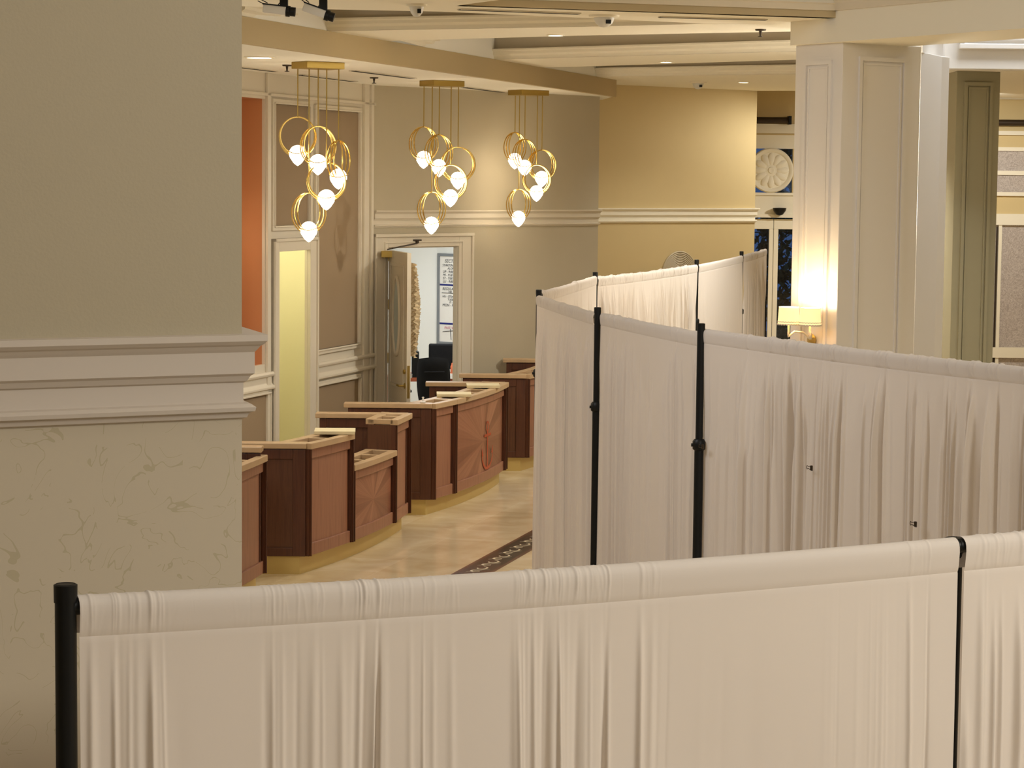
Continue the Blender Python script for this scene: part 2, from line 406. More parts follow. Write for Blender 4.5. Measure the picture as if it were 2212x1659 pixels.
P.append(lpanel(mb, 589, 664, 224, 488)); P.append(lpanel(mb, 682, 773, 236, 756)); P.append(lpanel(mb, 682, 773, 835, 1100)); P.append(lpanel(mb, 500, 578, 866, 1100))
struct(mb, 'trim_4', M_panel)
mb = MB()
for (a, b, zb, zt) in P:
    mb.frame(WL, a - .05, b + .03, zb - .05, zt + .05, .05, 0, .03, .035); mb.frame(WL, a - .018, b + .012, zb - .018, zt + .018, .018, 0, .042, .012)
RAIL = [(0, 0), (.03, 0), (.045, -.02), (.04, -.04), (.015, -.055), (.015, -.11), (.03, -.13), (.05, -.145), (.05, -.165), (.02, -.18), (0, -.185)]
zr = WL.sz(682, 784)[1]
for (sa, sb) in ((WL.sz(664, 700)[0] + .15, WL.L), (WLs0, WL.sz(585, 700)[0])):
    p0 = WL.P(sa, 0); p1 = WL.P(sb, 0); mb.sweep([(p0.x, p0.y), (p1.x, p1.y)], [(o, zr + z) for o, z in RAIL], 1)
# pilaster strips, doorway casing
for xa, xb in ((573, 580), (782, 792), (797, 802)):
    mb.wbox(WL, WL.sz(xa, 500)[0], WL.sz(xb, 500)[0], 0, Z_SOF, 0, .03)
ca, cb = WL.sz(585, 700)[0], WL.sz(679, 700)[0]; cz = WL.sz(630, 514)[1]
mb.wbox(WL, ca, y0, 0, cz, 0, .035); mb.wbox(WL, y1, cb, 0, cz, 0, .035); mb.wbox(WL, y0, y1, yz1, cz, 0, .035)
mb.wbox(WL, ca, ca + .03, 0, cz, 0, .055); mb.wbox(WL, cb - .03, cb, 0, cz, 0, .055); mb.wbox(WL, ca, cb, cz - .03, cz, 0, .055)
mb.wbox(WL, WLs0, WL.L, Z_SOF - .22, Z_SOF - .19, 0, .03)
struct(mb, 'trim_5', M_trim, bevel=.004)
# orange recess box and yellow passage behind the left wall
mb = MB(); T = .03
mb.wbox(WL, o0 - .3, o1 + .02, oz0 - .05, oz1 + .05, -.34, -.3)
mb.wbox(WL, o1, o1 + .04, oz0 - .05, oz1 + .05, -.6, -T); mb.wbox(WL, o0 - .3, o1, oz0 - .04, oz0, -.6, -T); mb.wbox(WL, o0 - .3, o1, oz1, oz1 + .04, -.6, -T)
mb.wbox(WL, o0 - .34, o0 - .3, oz0 - .05, oz1 + .05, -.6, -T)
struct(mb, 'wall_orange_recess', M_orange)
mb = MB(); mb.wbox(WL, y0 - .12, y1 + .9, 0, 3.0, -1.3, -1.25); mb.wbox(WL, y0 - .12, y0 - .08, 0, 3.0, -1.3, -T); mb.wbox(WL, y1 + .9, y1 + .95, 0, 3.0, -1.3, -T)
mb.wbox(WL, y0 - .12, y1 + .95, 2.95, 3.0, -1.3, -T)
struct(mb, 'wall_yellow_passage', M_ygreen)
p = WL.P((y0 + y1) / 2 + .25, 2.7, -.55); light('passage_lamp', 'POINT', p, 18, (1, .93, .7), .1)
p = WL.P((o0 + o1) / 2 - .2, 2.6, -.3); light('recess_fill', 'POINT', p, 7, (1, .85, .6), .08)  # point light added inside the recess to brighten its orange faces
# -- yellow wall beyond
mb = MB(); mb.wbox(WM, -.2, WM.L, 0, Z_TOP, -.2, 0); mb.prism([(3.2, 30.8), (3.0, 30.9), (2.9, 33.95), (3.1, 33.95)], 0, Z_TOP); struct(mb, 'wall_middle', M_paint_y)
mb = MB(); zc = Z_COR + .005; mb.sweep([(WM.A.x, WM.A.y), (WM.B.x, WM.B.y), (3.12, 33)], [(o * 1.3, zc + (z - Z_COR)) for o, z in COR], 1); struct(mb, 'trim_6', M_ceil)
s_, z_ = WM.sz(1467, 592)
mb = MB(); Rm = Matrix((WM.d, Vector((0, 0, 1)), WM.n)).transposed()
prof = []
for r in [.30 - .0215 * k for k in range(9)]: prof += [(r, .006), (r - .006, .02), (r - .012, .022), (r - .018, .012)]
mb.lathe(prof + [(.1, .008), (.05, .02), (.003, .024)], WM.P(s_, z_, 0), 48, Rm, cap=False)
tag(mb.build('round_medallion', M_paint, smooth=True), 'pale round plaster medallion on the yellow wall, just above the far curtain', 'wall ornament')

# -- entrance wall
ez = lambda px, py: WE.sz(px, py)
dl0 = ez(1600, 490)[0]; dl1 = ez(1730, 490)[0]; dh = ez(1665, 470)[1]; q0 = ez(1606, 370)[0]; q1 = ez(1712, 370)[0]; qz0 = ez(1660, 416)[1]; qz1 = ez(1660, 321)[1]
wall_holes('wall_entrance', WE, 0, WE.L, Z_TOP, [(dl0, dl1, 0, dh), (q0, q1, qz0, qz1)], M_paint_y, .15)
mb = MB()
mb.wbox(WE, 0, ez(1730, 400)[0], ez(1665, 288)[1], ez(1665, 268)[1], 0, .05); mb.wbox(WE, 2.6, dl1 + .1, dh, ez(1665, 418)[1], 0, .02); mb.wbox(WE, 2.6, dl1 + .1, dh - .0, dh + .05, 0, .06)
mb.wbox(WE, 2.6, dl1 + .1, qz1, ez(1665, 292)[1], 0, .015)
mb.wbox(WE, 2.6, dl1 + .1, qz0 - .04, qz0, 0, .05)
struct(mb, 'trim_7', M_ceil)
mb = MB(); mb.wbox(WE, q0, q1, qz0, qz1, -.10, -.09); struct(mb, 'window_1', M_glass)
s_, z_ = ez(1665, 368); r_ = 48 / FPX * 34
t = thing('rosette_medallion', 'large round plaster rosette with petals over the glass entrance door', 'wall ornament', WE.P(s_, z_, .02))
Re = Matrix((WE.d, Vector((0, 0, 1)), WE.n)).transposed()
mb = MB(); mb.lathe([(0, .05), (.04, .055), (.05, .04), (r_ * .8, .02), (r_ * .86, .045), (r_ * .95, .05), (r_, .03), (r_, -.05), (0, -.05)], WE.P(s_, z_, .02), 48, Re, cap=False)
mb.build('disc', M_ceil, t, smooth=True)
for k in range(12):
    a = 2 * PI * k / 12; c = Vector((math.cos(a), math.sin(a), 0)); mb = MB()
    mm = Re @ Matrix.Rotation(a, 3, 'Z') @ Matrix.Diagonal((r_ * .30, r_ * .17, .035))
    prof = [(max(.001, math.sin(PI * i / 8)), math.cos(PI * i / 8)) for i in range(9)]
    mb.lathe(prof, WE.P(s_, z_, .04) + Re @ (c * r_ * .5), 14, mm, cap=False); mb.build('petal', M_ceil, t, smooth=True)
# sliding glass doors
DH = dh
for (xa, xb) in ((1600, 1669), (1670, 1730)):
    a, b = ez(xa, 600)[0], ez(xb, 600)[0]
    ea = ez(1660, 600)[0] if xa == 1600 else ez(1680, 600)[0]
    mb = MB(); mb.wbox(WE, a, b, DH - .17, DH - .02, -.08, -.03); mb.wbox(WE, a, b, 0, .2, -.08, -.03)
    if xa == 1600: mb.wbox(WE, ea, b, .2, DH - .17, -.08, -.03); mb.wbox(WE, a, a + .1, .2, DH - .17, -.08, -.03)
    else: mb.wbox(WE, a, ea, .2, DH - .17, -.08, -.03); mb.wbox(WE, b - .1, b, .2, DH - .17, -.08, -.03)
    f = mb.build('door_2' if xa == 1600 else 'door_3', M_ceil, kind='structure', bevel=.006)
    mb = MB(); mb.wbox(WE, a + .03, b - .03, .15, DH - .1, -.06, -.05); mb.build('pane', M_glass, f)
s_, z_ = ez(1682, 455)
mb = MB(); mb.lathe([(.005, -.07), (.05, -.055), (.09, .0), (.1, .04), (.005, .045)], WE.P(s_, z_, .12), 20); tag(mb.build('door_sensor', M_black, smooth=True), 'small black dome sensor above the glass entrance door', 'sensor')
mb = MB(); a, za = ez(1560, 259); b = ez(1702, 259)[0]
mb.tube([WE.P(a, za, .12), WE.P(b, za, .12)], .045, 12); o = tag(mb.build('roller_blind', M_bronze, smooth=True), 'dark rolled blind tube high above the entrance door rosette', 'roller blind', 'rolled blinds')
mb = MB(); mb.box(WE.P(b + .01, za, .1), (.02, .11, .06)); mb.build('end_bracket', M_black, o)
mb = MB(); a, za = ez(2120, 265); b = ez(2400, 265)[0]
mb.tube([WE.P(a, za, .12), WE.P(b, za, .12)], .045, 12); tag(mb.build('roller_blind', M_bronze, smooth=True), 'dark rolled blind tube at right edge, above the damask wallpaper', 'roller blind', 'rolled blinds')
# damask panels at right
mb = MB(); a = ez(1990, 400)[0]; b = ez(2500, 400)[0]
for (ya, yb) in ((325, 370), (377, 416), (484, 752), (770, 1300)):
    mb.wbox(WE, a, b, ez(2180, yb)[1], ez(2180, ya)[1], 0, .015)
struct(mb, 'wall_damask', M_damask)
mb = MB()
for (ya, yb, o) in ((318, 326, .05), (369, 378, .05), (415, 423, .06), (462, 486, .08), (750, 772, .08), (283, 292, .06), (205, 215, .1)):
    mb.wbox(WE, a, b, ez(2180, yb)[1], ez(2180, ya)[1], 0, o)
mb.wbox(WE, ez(2153, 600)[0], ez(2160, 600)[0], 0, ez(2150, 485)[1], 0, .06); mb.wbox(WE, ez(2130, 600)[0], ez(2136, 600)[0], 0, ez(2150, 485)[1], 0, .06)
struct(mb, 'trim_8', M_ceil)
mb = MB(); mb.wbox(WE, ez(2148.5, 600)[0], ez(2152, 600)[0], 0, ez(2150, 490)[1], 0, .04); struct(mb, 'trim_9', M_bronze)

# -- columns and the beam over them
def V2(px, d): return ((px - 1106) * d / FPX, d)
C1 = [V2(1707, 17.55), V2(1807, 17.1), V2(1975, 17.6), (V2(1975, 17.6)[0] - .25, 18.5), (V2(1707, 17.55)[0] + .2, 18.5)]
def column(poly, faces, label, z1, m1=M_trimw, mold=M_trimw):
    mb = MB(); mb.prism(poly, 0, z1); o = mb.build('column', m1, kind='structure', bevel=.006)
    for (i, inset, zt, zb) in faces:
        A = poly[i]; B = poly[i + 1]; w = Wall(A, B); mb = MB()
        a0, a1 = inset * w.L, (1 - inset) * w.L
        mb.frame(w, a0, a1, zb, zt, .03, 0, .018); mb.frame(w, a0 + .045, a1 - .045, zb + .045, zt - .045, .014, 0, .01)
        mb.build('panel_moulding', mold, o)
    return o
ztp = CAMH + .93
column(C1, [(0, .2, CAMH + .9, .5), (1, .2, CAMH + .93, .5)], '', CAMH + 1.03)
C2 = [V2(1975, 18.3), V2(2020, 18.9), V2(2036, 19.0), (V2(2036, 19.0)[0] + .1, 19.8), (V2(1975, 18.3)[0], 19.8)]
column(C2, [], '', CAMH + 1.03)
C3 = [V2(2037, 21.7), V2(2053, 21.3), V2(2146, 21.4), (V2(2146, 21.4)[0], 22.1), (V2(2037, 21.7)[0] + .02, 22.1)]
column(C3, [(1, .17, CAMH + .93, .5)], '', CAMH + 1.03, M_paint_o, M_paint_o)
zb_ = CAMH + 1.024
BR0 = at_z(1707, 98, zb_); dR = (at_z(2212, 61, zb_) - BR0).normalized()
BR = [BR0 - dR * .0, BR0 + dR * 9]
nR = Vector((-dR.y, dR.x, 0)) if (-dR.y) > 0 else Vector((dR.y, -dR.x, 0))
if nR.x < 0: nR = -nR
mb = MB(); q = [BR[0], BR[1], BR[1] + nR * .75, BR[0] + nR * .75]
mb.prism([(p.x, p.y) for p in q], zb_, Z_HIGH); struct(mb, 'trim_10', M_ceil)
mb = MB(); mb.sweep([(BR[0].x, BR[0].y), (BR[1].x, BR[1].y)], [(0, Z_CEI + .05), (.02, Z_CEI + .05), (.05, Z_CEI + .1), (.07, Z_CEI + .12), (.07, Z_CEI + .15), (0, Z_CEI + .15)], 1 if nR.x > 0 else -1); struct(mb, 'trim_11', M_trim)
# atrium fascia beyond the beam (cool skylight)
zf = CAMH + 1.024
F0 = Vector((*V2(1978, 18.2), 0)); F1 = Vector((*V2(2026, 20.75), 0)); F2 = Vector((*V2(2700, 20.75), 0))
mb = MB()
for (a, b) in ((F0, F1), (F1, F2)):
    w = Wall((a.x, a.y), (b.x, b.y)); mb.wbox(w, 0, w.L, zf, 7.6, -.25, 0)
struct(mb, 'wall_atrium', M_trimw)
mb = MB(); w = Wall((F1.x, F1.y), (F2.x, F2.y)); mb.frame(w, .12, w.L - .1, zf + .17, 7.0, .05, 0, .05); mb.frame(w, .2, w.L - .1, zf + .25, 7.0, .03, 0, .03)
w = Wall((F0.x, F0.y), (F1.x, F1.y)); mb.frame(w, .25, w.L - .3, zf + .25, 7.0, .06, 0, .05)
struct(mb, 'trim_12', M_trimw, bevel=.008)

# -- ceilings
def pz(pts, z): return [(at_z(x, y, z).x, at_z(x, y, z).y) for x, y in pts]
EX = lambda Y: -2.07 + .3134 * (Y - 17.5)
mb = MB(); mb.prism([(EX(9), 9), (EX(27.9), 27.9), (EX(27.9) - .1, 29.2), (-7, 29.2), (-7, 9)], Z_SOF, Z_TOP); struct(mb, 'ceiling_soffit', M_soff)
mb = MB(); mb.prism([(EX(9) , 9), (EX(27.9), 27.9), (EX(27.9) - .012, 27.9), (EX(9) - .012, 9)], Z_SOF - .001, Z_CEI + .0);
mb = MB(); mb.prism([(EX(9) + .012, 9), (EX(27.95) + .012, 27.95), (EX(27.95) - .05, 27.95), (EX(9) - .05, 9)], Z_SOF - .004, Z_CEI + .001); struct(mb, 'trim_13', M_beam)
def ceil_piece(mb, pts): mb.prism(pz(pts, Z_CEI), Z_CEI, Z_TOP)
mb = MB()
ceil_piece(mb, [(300, -60), (1200, -16), (995, 11), (1160, 17.5), (1825, 39), (1709, 52), (1520, 51), (1250, 38), (945, 25), (700, 20), (300, 5)])
ceil_piece(mb, [(560, 70), (680, 68), (1250, 58), (1520, 51.5), (1712, 52), (1990, 44), (1990, 56), (1712, 68), (1250, 77), (860, 88), (750, 92)])
ceil_piece(mb, [(900, 135), (1010, 130), (1250, 124), (1990, 104), (1990, 120), (1720, 129), (1250, 144), (1120, 147), (1000, 150)])
ceil_piece(mb, [(1100, 170), (1240, 166.5), (1720, 160), (2500, 150), (2500, 222), (1720, 196), (1290, 196), (1150, 190)])
struct(mb, 'ceiling', M_ceil)
mb = MB(); mb.prism([(-7, 14), (2.2, 16.9), (3.0, 20.7), (12, 20.7), (12, 34.3), (-7, 34.3)], Z_TOP - .02, Z_TOP + .1); struct(mb, 'ceiling_coffers', M_coff)
# stepped crown inside each coffer, grasscloth on the coffer sides
mb = MB(); mc = MB()
def edge_run(pts, side=1):
    P_ = pz(pts, Z_CEI)
    mc.sweep(P_, [(0, Z_CEI + .09), (.005, Z_CEI + .09), (.005, Z_TOP), (0, Z_TOP)], side)
    mb.sweep(P_, [(0, Z_CEI + .004), (.015, Z_CEI + .004), (.02, Z_CEI + .03), (.05, Z_CEI + .05), (.055, Z_CEI + .075), (.075, Z_CEI + .085), (.075, Z_CEI + .1), (0, Z_CEI + .1)], side)
edge_run([(515, 34), (680, 67.5), (1250, 57.5), (1520, 51.5)])
edge_run([(862, 88), (1010, 130), (1250, 123.5), (1712, 111), (1990, 103.5)])
edge_run([(1095, 148), (1243, 166.5), (1720, 159.5), (2000, 156)])
struct(mb, 'trim_14', M_ceil); struct(mc, 'trim_15', M_coff)
# void wall above the near ceiling edge
V0 = at_z(995, 11, Z_CEI); V1 = at_z(1825, 39, Z_CEI); V2_ = at_z(1200, -16, Z_CEI)
w = Wall((V0.x, V0.y), (V1.x, V1.y)); mb = MB(); mb.wbox(w, 0, w.L, Z_CEI, Z_HIGH, -.1, 0); struct(mb, 'wall_void', M_beam)
mb = MB(); mb.sweep([(V0.x, V0.y), (V1.x, V1.y)], [(0, Z_CEI + .05), (.02, Z_CEI + .05), (.05, Z_CEI + .09), (.07, Z_CEI + .1), (.07, Z_CEI + .12), (0, Z_CEI + .12)], 1); struct(mb, 'trim_16', M_trim)
# rest of the hall: high ceiling, side and rear walls
mb = MB(); mb.box((1.5, 6.0, Z_HIGH + .55), (8.5, 11, .05)); struct(mb, 'ceiling_high', M_ceil)
mb = MB(); mb.box((1.5, -5.05, 3.4), (8.5, .05, 3.6)); struct(mb, 'wall_rear', M_paint)
mb = MB(); mb.box((-7.05, 15, 3.4), (.05, 20, 3.6)); struct(mb, 'wall_far_left', M_paint)
mb = MB(); mb.box((10.05, 15, 3.4), (.05, 20, 3.6)); struct(mb, 'wall_right', M_paint_y)

# ------------------------------------------------------------------ office beyond the door
OC = [(-2.0, 30.3), ((942 - 1106) * 30.0 / FPX, 30.0), ((1030 - 1106) * 29.0 / FPX, 29.0), (.8, 28.6)]
W1 = Wall(OC[0], OC[1]); W2 = Wall(OC[1], OC[3])
mb = MB(); mb.wbox(W1, 0, W1.L, 0, 3.2, -.1, 0); mb.wbox(W2, 0, W2.L, 0, 3.2, -.1, 0)
mb.box((-2.05, 28, 1.6), (.05, 2.4, 1.6)); struct(mb, 'wall_office', M_office)
mb = MB(); mb.prism([(-2.1, 26.0), (-1.55, 25.42), (.9, 28.02), (.8, 28.7), (-2.1, 30.4)], 2.95, 3.0); struct(mb, 'ceiling_office', M_office)
mb = MB(); mb.prism([(-2.2, 25.0), (-1.55, 25.42), (-2.2, 30.4), (-2.3, 30.4)], 0, 3.0)
light('office_lamp', 'AREA', (-.75, 27.9, 2.85), 68, (.95, .97, 1), 1.0, (-.75, 28, 0))
# whiteboard
wa, wz1 = W2.sz(952, 552); wb_, _ = W2.sz(1012, 552); wz0 = W2.sz(952, 738)[1]
t = thing('whiteboard', 'white office whiteboard with black handwriting and two dark blue bands', 'whiteboard', W2.P(wa, wz0, .01))
mb = MB(); mb.wbox(W2, wa, wb_, wz0, wz1, .002, .02); mb.build('board', M_white, t)
mb = MB(); mb.frame(W2, wa - .03, wb_, wz0 - .03, wz1 + .03, .035, 0, .035, .035); mb.build('frame', mat('aluminium', (140, 145, 150), .4, metal=.6), t)
M_blue = mat('blue_band', (20, 30, 110), .5); M_ink = mat('ink', (50, 52, 58), .6); M_pink = mat('pink_ink', (200, 110, 130), .6)
for y in (615.5, 699):
    z = W2.sz(970, y)[1]; mb = MB(); mb.wbox(W2, wa + .01, wb_, z - .011, z + .011, .021, .024); mb.build('blue_band', M_blue, t)
Rw = Matrix((W2.d, Vector((0, 0, 1)), W2.n)).transposed().to_4x4()
def writing(txt, px, py, h, m_):
    c = bpy.data.curves.new('handwriting', 'FONT'); c.body = txt; c.size = h * 1.35; c.extrude = .0005; c.shear = .2
    o = bpy.data.objects.new('handwriting', c); COL.objects.link(o); bpy.context.view_layer.update()
    me = bpy.data.meshes.new_from_object(o.evaluated_get(bpy.context.evaluated_depsgraph_get())); bpy.data.objects.remove(o)
    s_, z_ = W2.sz(px, py); p = W2.P(s_, z_, .0235); mb = MB()
    mb.v = [tuple(p + W2.d * v.co.x + Vector((0, 0, v.co.y)) + W2.n * v.co.z) for v in me.vertices]; mb.f = [tuple(f.vertices) for f in me.polygons]
    return mb.build('handwriting', m_, t)
for (tx, px, py, h) in (('SECTIONS', 963, 567, .045), ('STARTING 8AM', 958, 575, .033), ('ALOR', 969, 582, .03), ('UP - 9:00 7am', 959, 589, .033), ('MI - 9:30 7am', 959, 596, .033), ('ST - 9:00 8pm', 959, 603, .033), ('LU - 9:00 7am', 959, 610, .033), ('FU - 1:00 7am', 959, 617 - 4, .001),
                       ('REGULAR TEAM', 958, 626, .036), ('200', 970, 633, .03), ('HU - STEAM', 958, 642, .03), ('TUESDAY', 969, 649, .028), ('FI - 5', 973, 655, .03), ('MON - PM', 958, 661, .036)):
    if h > .01: writing(tx, px, py, h, M_ink)
writing('PAST WEEK', 962, 710, .035, M_pink)
def ink_line(a, b, m_=M_ink):
    p = W2.P(*W2.sz(*a), .025); q_ = W2.P(*W2.sz(*b), .025); mb = MB(); mb.tube([p, q_], .0035, 5); mb.build('ink_line', m_, t)
ink_line((959, 716), (986, 714)); ink_line((975, 710), (977, 734)); ink_line((957, 632), (987, 634))
# office desk
mb = MB(); D0 = at_z(878, 812, .78); D1 = at_z(1000, 808, .78)
t = thing('office_desk', 'reddish brown wooden desk in the lit office behind the chair', 'desk', (D0.x, D0.y, 0))
mb.prism([(D0.x - .3, D0.y), (D1.x + .2, D1.y), (D1.x + .3, D1.y + .6), (D0.x - .2, D0.y + .6)], .70, .77); M_odesk = wood('red_brown_wood', (120, 58, 34), (150, 78, 48), 'x'); mb.build('desktop', M_odesk, t)
for (x, y) in ((D0.x - .24, D0.y + .08), (D1.x + .15, D1.y + .08), (D0.x - .16, D0.y + .52), (D1.x + .2, D1.y + .52)):
    mb = MB(); mb.box((x, y, .35), (.025, .025, .35)); mb.build('leg', M_odesk, t)
dY = D0.y
# office chair (seen from behind)
def slab(mb, c, hw, hh, th, bend=.04, rot=0, tilt=0, nx=9, nz=9, pw=3.2):
    Mx = Matrix.Rotation(rot, 3, 'Z') @ Matrix.Rotation(tilt, 3, 'X'); k = len(mb.v)
    for sgn in (-1, 1):
        for i in range(nx):
            for j in range(nz):
                u = -1 + 2 * i / (nx - 1); v = -1 + 2 * j / (nz - 1)
                # squircle map
                su = u * math.sqrt(max(0, 1 - v * v * .22)); sv = v * math.sqrt(max(0, 1 - u * u * .12))
                e = max(0, 1 - max(abs(u), abs(v)) ** 6)
                y = sgn * th * (.35 + .65 * e) + bend * (u * u)
                mb.v.append(tuple(Mx @ Vector((su * hw, -y if sgn < 0 else -y, sv * hh)) + Vector(c)))
    n1 = nx * nz
    for sgn in (0, 1):
        for i in range(nx - 1):
            for j in range(nz - 1):
                a = k + sgn * n1 + i * nz + j; mb.f.append((a, a + nz, a + nz + 1, a + 1))
    ring = [i * nz for i in range(nx)] + [(nx - 1) * nz + j for j in range(1, nz)] + [i * nz + nz - 1 for i in range(nx - 2, -1, -1)] + [j for j in range(nz - 2, 0, -1)]
    for a, b in zip(ring, ring[1:] + ring[:1]): mb.f.append((k + a, k + b, k + n1 + b, k + n1 + a))
def office_chair(loc, rot, label, top):
    t = thing('office_chair', label, 'office chair', loc, 'office chairs'); X, Y, _ = loc
    Rz = Matrix.Rotation(rot, 3, 'Z'); L = lambda x, y, z: Vector((X, Y, 0)) + Rz @ Vector((x, y, z))
    hb = (top - .56) / 2
    mb = MB(); slab(mb, L(0, -.22, .56 + hb), .20, hb, .04, -.05, rot, -.12); mb.build('backrest', M_blackm, t, smooth=True)
    mb = MB(); mb.tube([L(-.12, -.275, .56 + hb * 1.35), L(.12, -.275, .56 + hb * 1.35)], .006, 6); mb.build('back_seam', M_blackm, t)
    mb = MB(); slab(mb, L(0, .06, .47), .25, .25, .05, .02, rot, PI / 2); mb.build('seat', M_blackm, t, smooth=True)
    mb = MB(); mb.tube([L(0, .02, .42), L(0, -.2, .41), L(0, -.285, .5), L(0, -.27, .72)], .022, 8); mb.build('back_bracket', M_black, t, smooth=True)
    mb = MB(); mb.tube([L(0, .02, .1), L(0, .02, .44)], .028, 12); mb.build('gas_column', M_black, t, smooth=True)
    for k in range(5):
        a = 2 * PI * k / 5; mb = MB(); mb.tube([L(0, .02, .12), L(.28 * math.cos(a), .02 + .28 * math.sin(a), .075)], [.028, .016], 8); lg = mb.build('leg', M_black, t, smooth=True)
        mb = MB(); c = L(.28 * math.cos(a), .02 + .28 * math.sin(a), .032); mb.lathe([(.005, -.02), (.03, -.018), (.03, .018), (.005, .02)], c, 12, Matrix.Rotation(PI / 2, 3, 'X')); mb.build('caster', M_black, lg, smooth=True)
    for s_ in (-1, 1):
        mb = MB(); mb.tube([L(s_ * .2, .0, .44), L(s_ * .285, 0, .46), L(s_ * .285, 0, .64), L(s_ * .285, -.02, .66)], .014, 8); ar = mb.build('armrest', M_black, t, smooth=True)
        mb = MB(); mb.box(L(s_ * .285, .03, .675), (.035, .13, .016), Rz); mb.build('arm_pad', M_blackm, ar, bevel=.01)
    return t
c_ = at_y(933, 800, 27.6)
office_chair((c_.x, 27.6, 0), .15, 'black office chair seen from behind through the open office door', 1.09)
c_ = at_y(962, 760, 28.45)
# monitor back behind the chair
t = thing('desk_monitor', 'wide black monitor seen from behind on the office desk under the whiteboard', 'monitor', (c_.x, 28.5, .77))
xa = at_y(926, 770, 28.5); xb = at_y(1004, 770, 28.5)
mb = MB(); mb.box(((xa.x + xb.x) / 2, 28.5, (xa.z + .02 + .86) / 2 + .07), ((xb.x - xa.x) / 2, .025, (xa.z + .16 - .86) / 2)); mb.build('screen_back', M_blackm, t, bevel=.02)
mb = MB(); mb.box(((xa.x + xb.x) / 2, 28.53, .87), (.03, .02, .1)); mb.box(((xa.x + xb.x) / 2, 28.5, .777), (.12, .08, .007)); mb.build('stand', M_black, t)
# radio, bottle, cup
def small(name, mbf, m_, label, cat): return tag(mbf.build(name, m_, smooth=True), label, cat)
p = at_y(897, 800, 28.3); t = thing('two_way_radio', 'black radio handset with short antenna standing on the office desk', 'radio', (p.x, 28.3, .77))
zt_ = at_y(897, 759, 28.3).z
mb = MB(); mb.box((p.x, 28.3, (.77 + zt_) / 2), (.045, .03, (zt_ - .77) / 2)); mb.build('body', M_black, t, bevel=.01)
mb = MB(); mb.tube([(p.x + .02, 28.3, zt_), (p.x + .02, 28.3, zt_ + .05)], .005, 6); mb.build('antenna', M_black, t)
mb = MB(); mb.box((p.x - .005, 28.27, zt_ - .03), (.04, .003, .004)); mb.build('silver_band', mat('silver', (190, 190, 190), .3, metal=.8), t)
p = at_y(977, 800, 28.2); mb = MB(); mb.lathe([(.02, 0), (.022, .05), (.022, .09), (.012, .11), (.01, .13), (.002, .132)], (p.x, 28.2, .83), 16); small('pump_bottle', mb, mat('orange_plastic', (225, 120, 80), .4), 'small orange bottle on a white stand beside the office monitor', 'bottle')
mb = MB(); mb.lathe([(.045, 0), (.035, .06), (.005, .06)], (p.x, 28.2, .771), 16); small('white_cup', mb, M_white, 'small white pot under the orange bottle on the office desk', 'pot')
p = at_y(885, 800, 28.2); mb = MB(); mb.lathe([(.03, 0), (.036, .05), (.03, .055), (.003, .055)], (p.x, 28.2, .771), 14); small('metal_cup', mb, mat('steel', (200, 200, 205), .25, metal=1), 'small shiny metal cup on the left end of the office desk', 'cup')
p = at_y(955, 765, 28.0); 
# door leaf
hx = WB.P(d0[0] + .01, 0, .02); fe = Vector(((877 - 1106) * 24.5 / FPX, 24.5, 0)); WD = Wall((hx.x, hx.y), (fe.x, fe.y))
n_ = Vector((-1, 0, 0)); WD.n = WD.n if WD.n.x < 0 else -WD.n; ld = WD.L
t = bpy.data.objects.new('door_1', None); COL.objects.link(t); t.location = hx; t['kind'] = 'structure'
dz = dtop - .03; gc, gz = ld * .5, 1.72
mb = MB(); mb.wbox(WD, .0, ld, .01, dz, -.045, 0); lf = mb.build('door_leaf', M_trim, t, bevel=.003)
mb = MB(); mb.frame(WD, .13, ld - .13, .95, dz - .13, .03, 0, .012); mb.frame(WD, .13, ld - .13, .14, .8, .03, 0, .012); mb.build('leaf_moulding', M_trim, t, bevel=.003)
def ell(w, cx, cz, a, b, out, n=36): return [w.P(cx + a * math.cos(2 * PI * i / n), cz + b * math.sin(2 * PI * i / n), out) for i in range(n)]
mb = MB(); mb.tube(ell(WD, gc, gz, .17, .42, .01), .018, 8, closed=True); mb.build('oval_frame', M_trim, t, smooth=True)
mb = MB(); e = ell(WD, gc, gz, .165, .415, .006); mb.v = [tuple(v) for v in e]; mb.f = [tuple(range(len(e)))]; mb.build('oval_glass', mat('frosted_glass', (190, 205, 205), .2, spec=.6), t)
mb = MB(); mb.box(WD.P(.12, dz - .04, .03), (.07, .07, .035)); cl = mb.build('door_closer', M_brassd, t, bevel=.005)
mb = MB(); pj = WB.P(d0[0] + .42, dtop + .04, .05); mb.tube([WD.P(.1, dz + .01, .03), WD.P(.36, dz + .03, .03), pj], .008, 6); mb.tube([pj, pj + Vector((0, 0, .03))], .02, 8); mb.box(pj + Vector((0, 0, .035)), (.05, .02, .008)); mb.build('closer_arm', M_bronze, cl)
for z in (.35, .98, 1.57, 2.1):
    mb = MB(); mb.box(WD.P(-.005, z + .25, .012), (.018, .018, .055)); mb.build('hinge', M_brassd, t)
mb = MB(); z = 1.0; mb.tube([WD.P(ld - .07, z, 0), WD.P(ld - .07, z, .06), WD.P(ld - .17, z, .065)], .012, 8); mb.lathe([(.03, 0), (.03, .01), (.01, .015)], WD.P(ld - .07, z, 0), 14, Matrix((WD.d, Vector((0, 0, 1)), WD.n)).transposed()); mb.build('door_handle', M_brassd, t, smooth=True)
mb = MB(); mb.lathe([(.025, 0), (.025, .02), (.01, .025)], WD.P(ld - .07, z + .15, 0), 14, Matrix((WD.d, Vector((0, 0, 1)), WD.n)).transposed()); mb.build('deadbolt', M_brassd, t, smooth=True)
mb = MB(); mb.wbox(WD, ld - .001, ld + .004, z - .13, z + .22, -.035, -.008); mb.build('latch_plate', M_brassd, t)
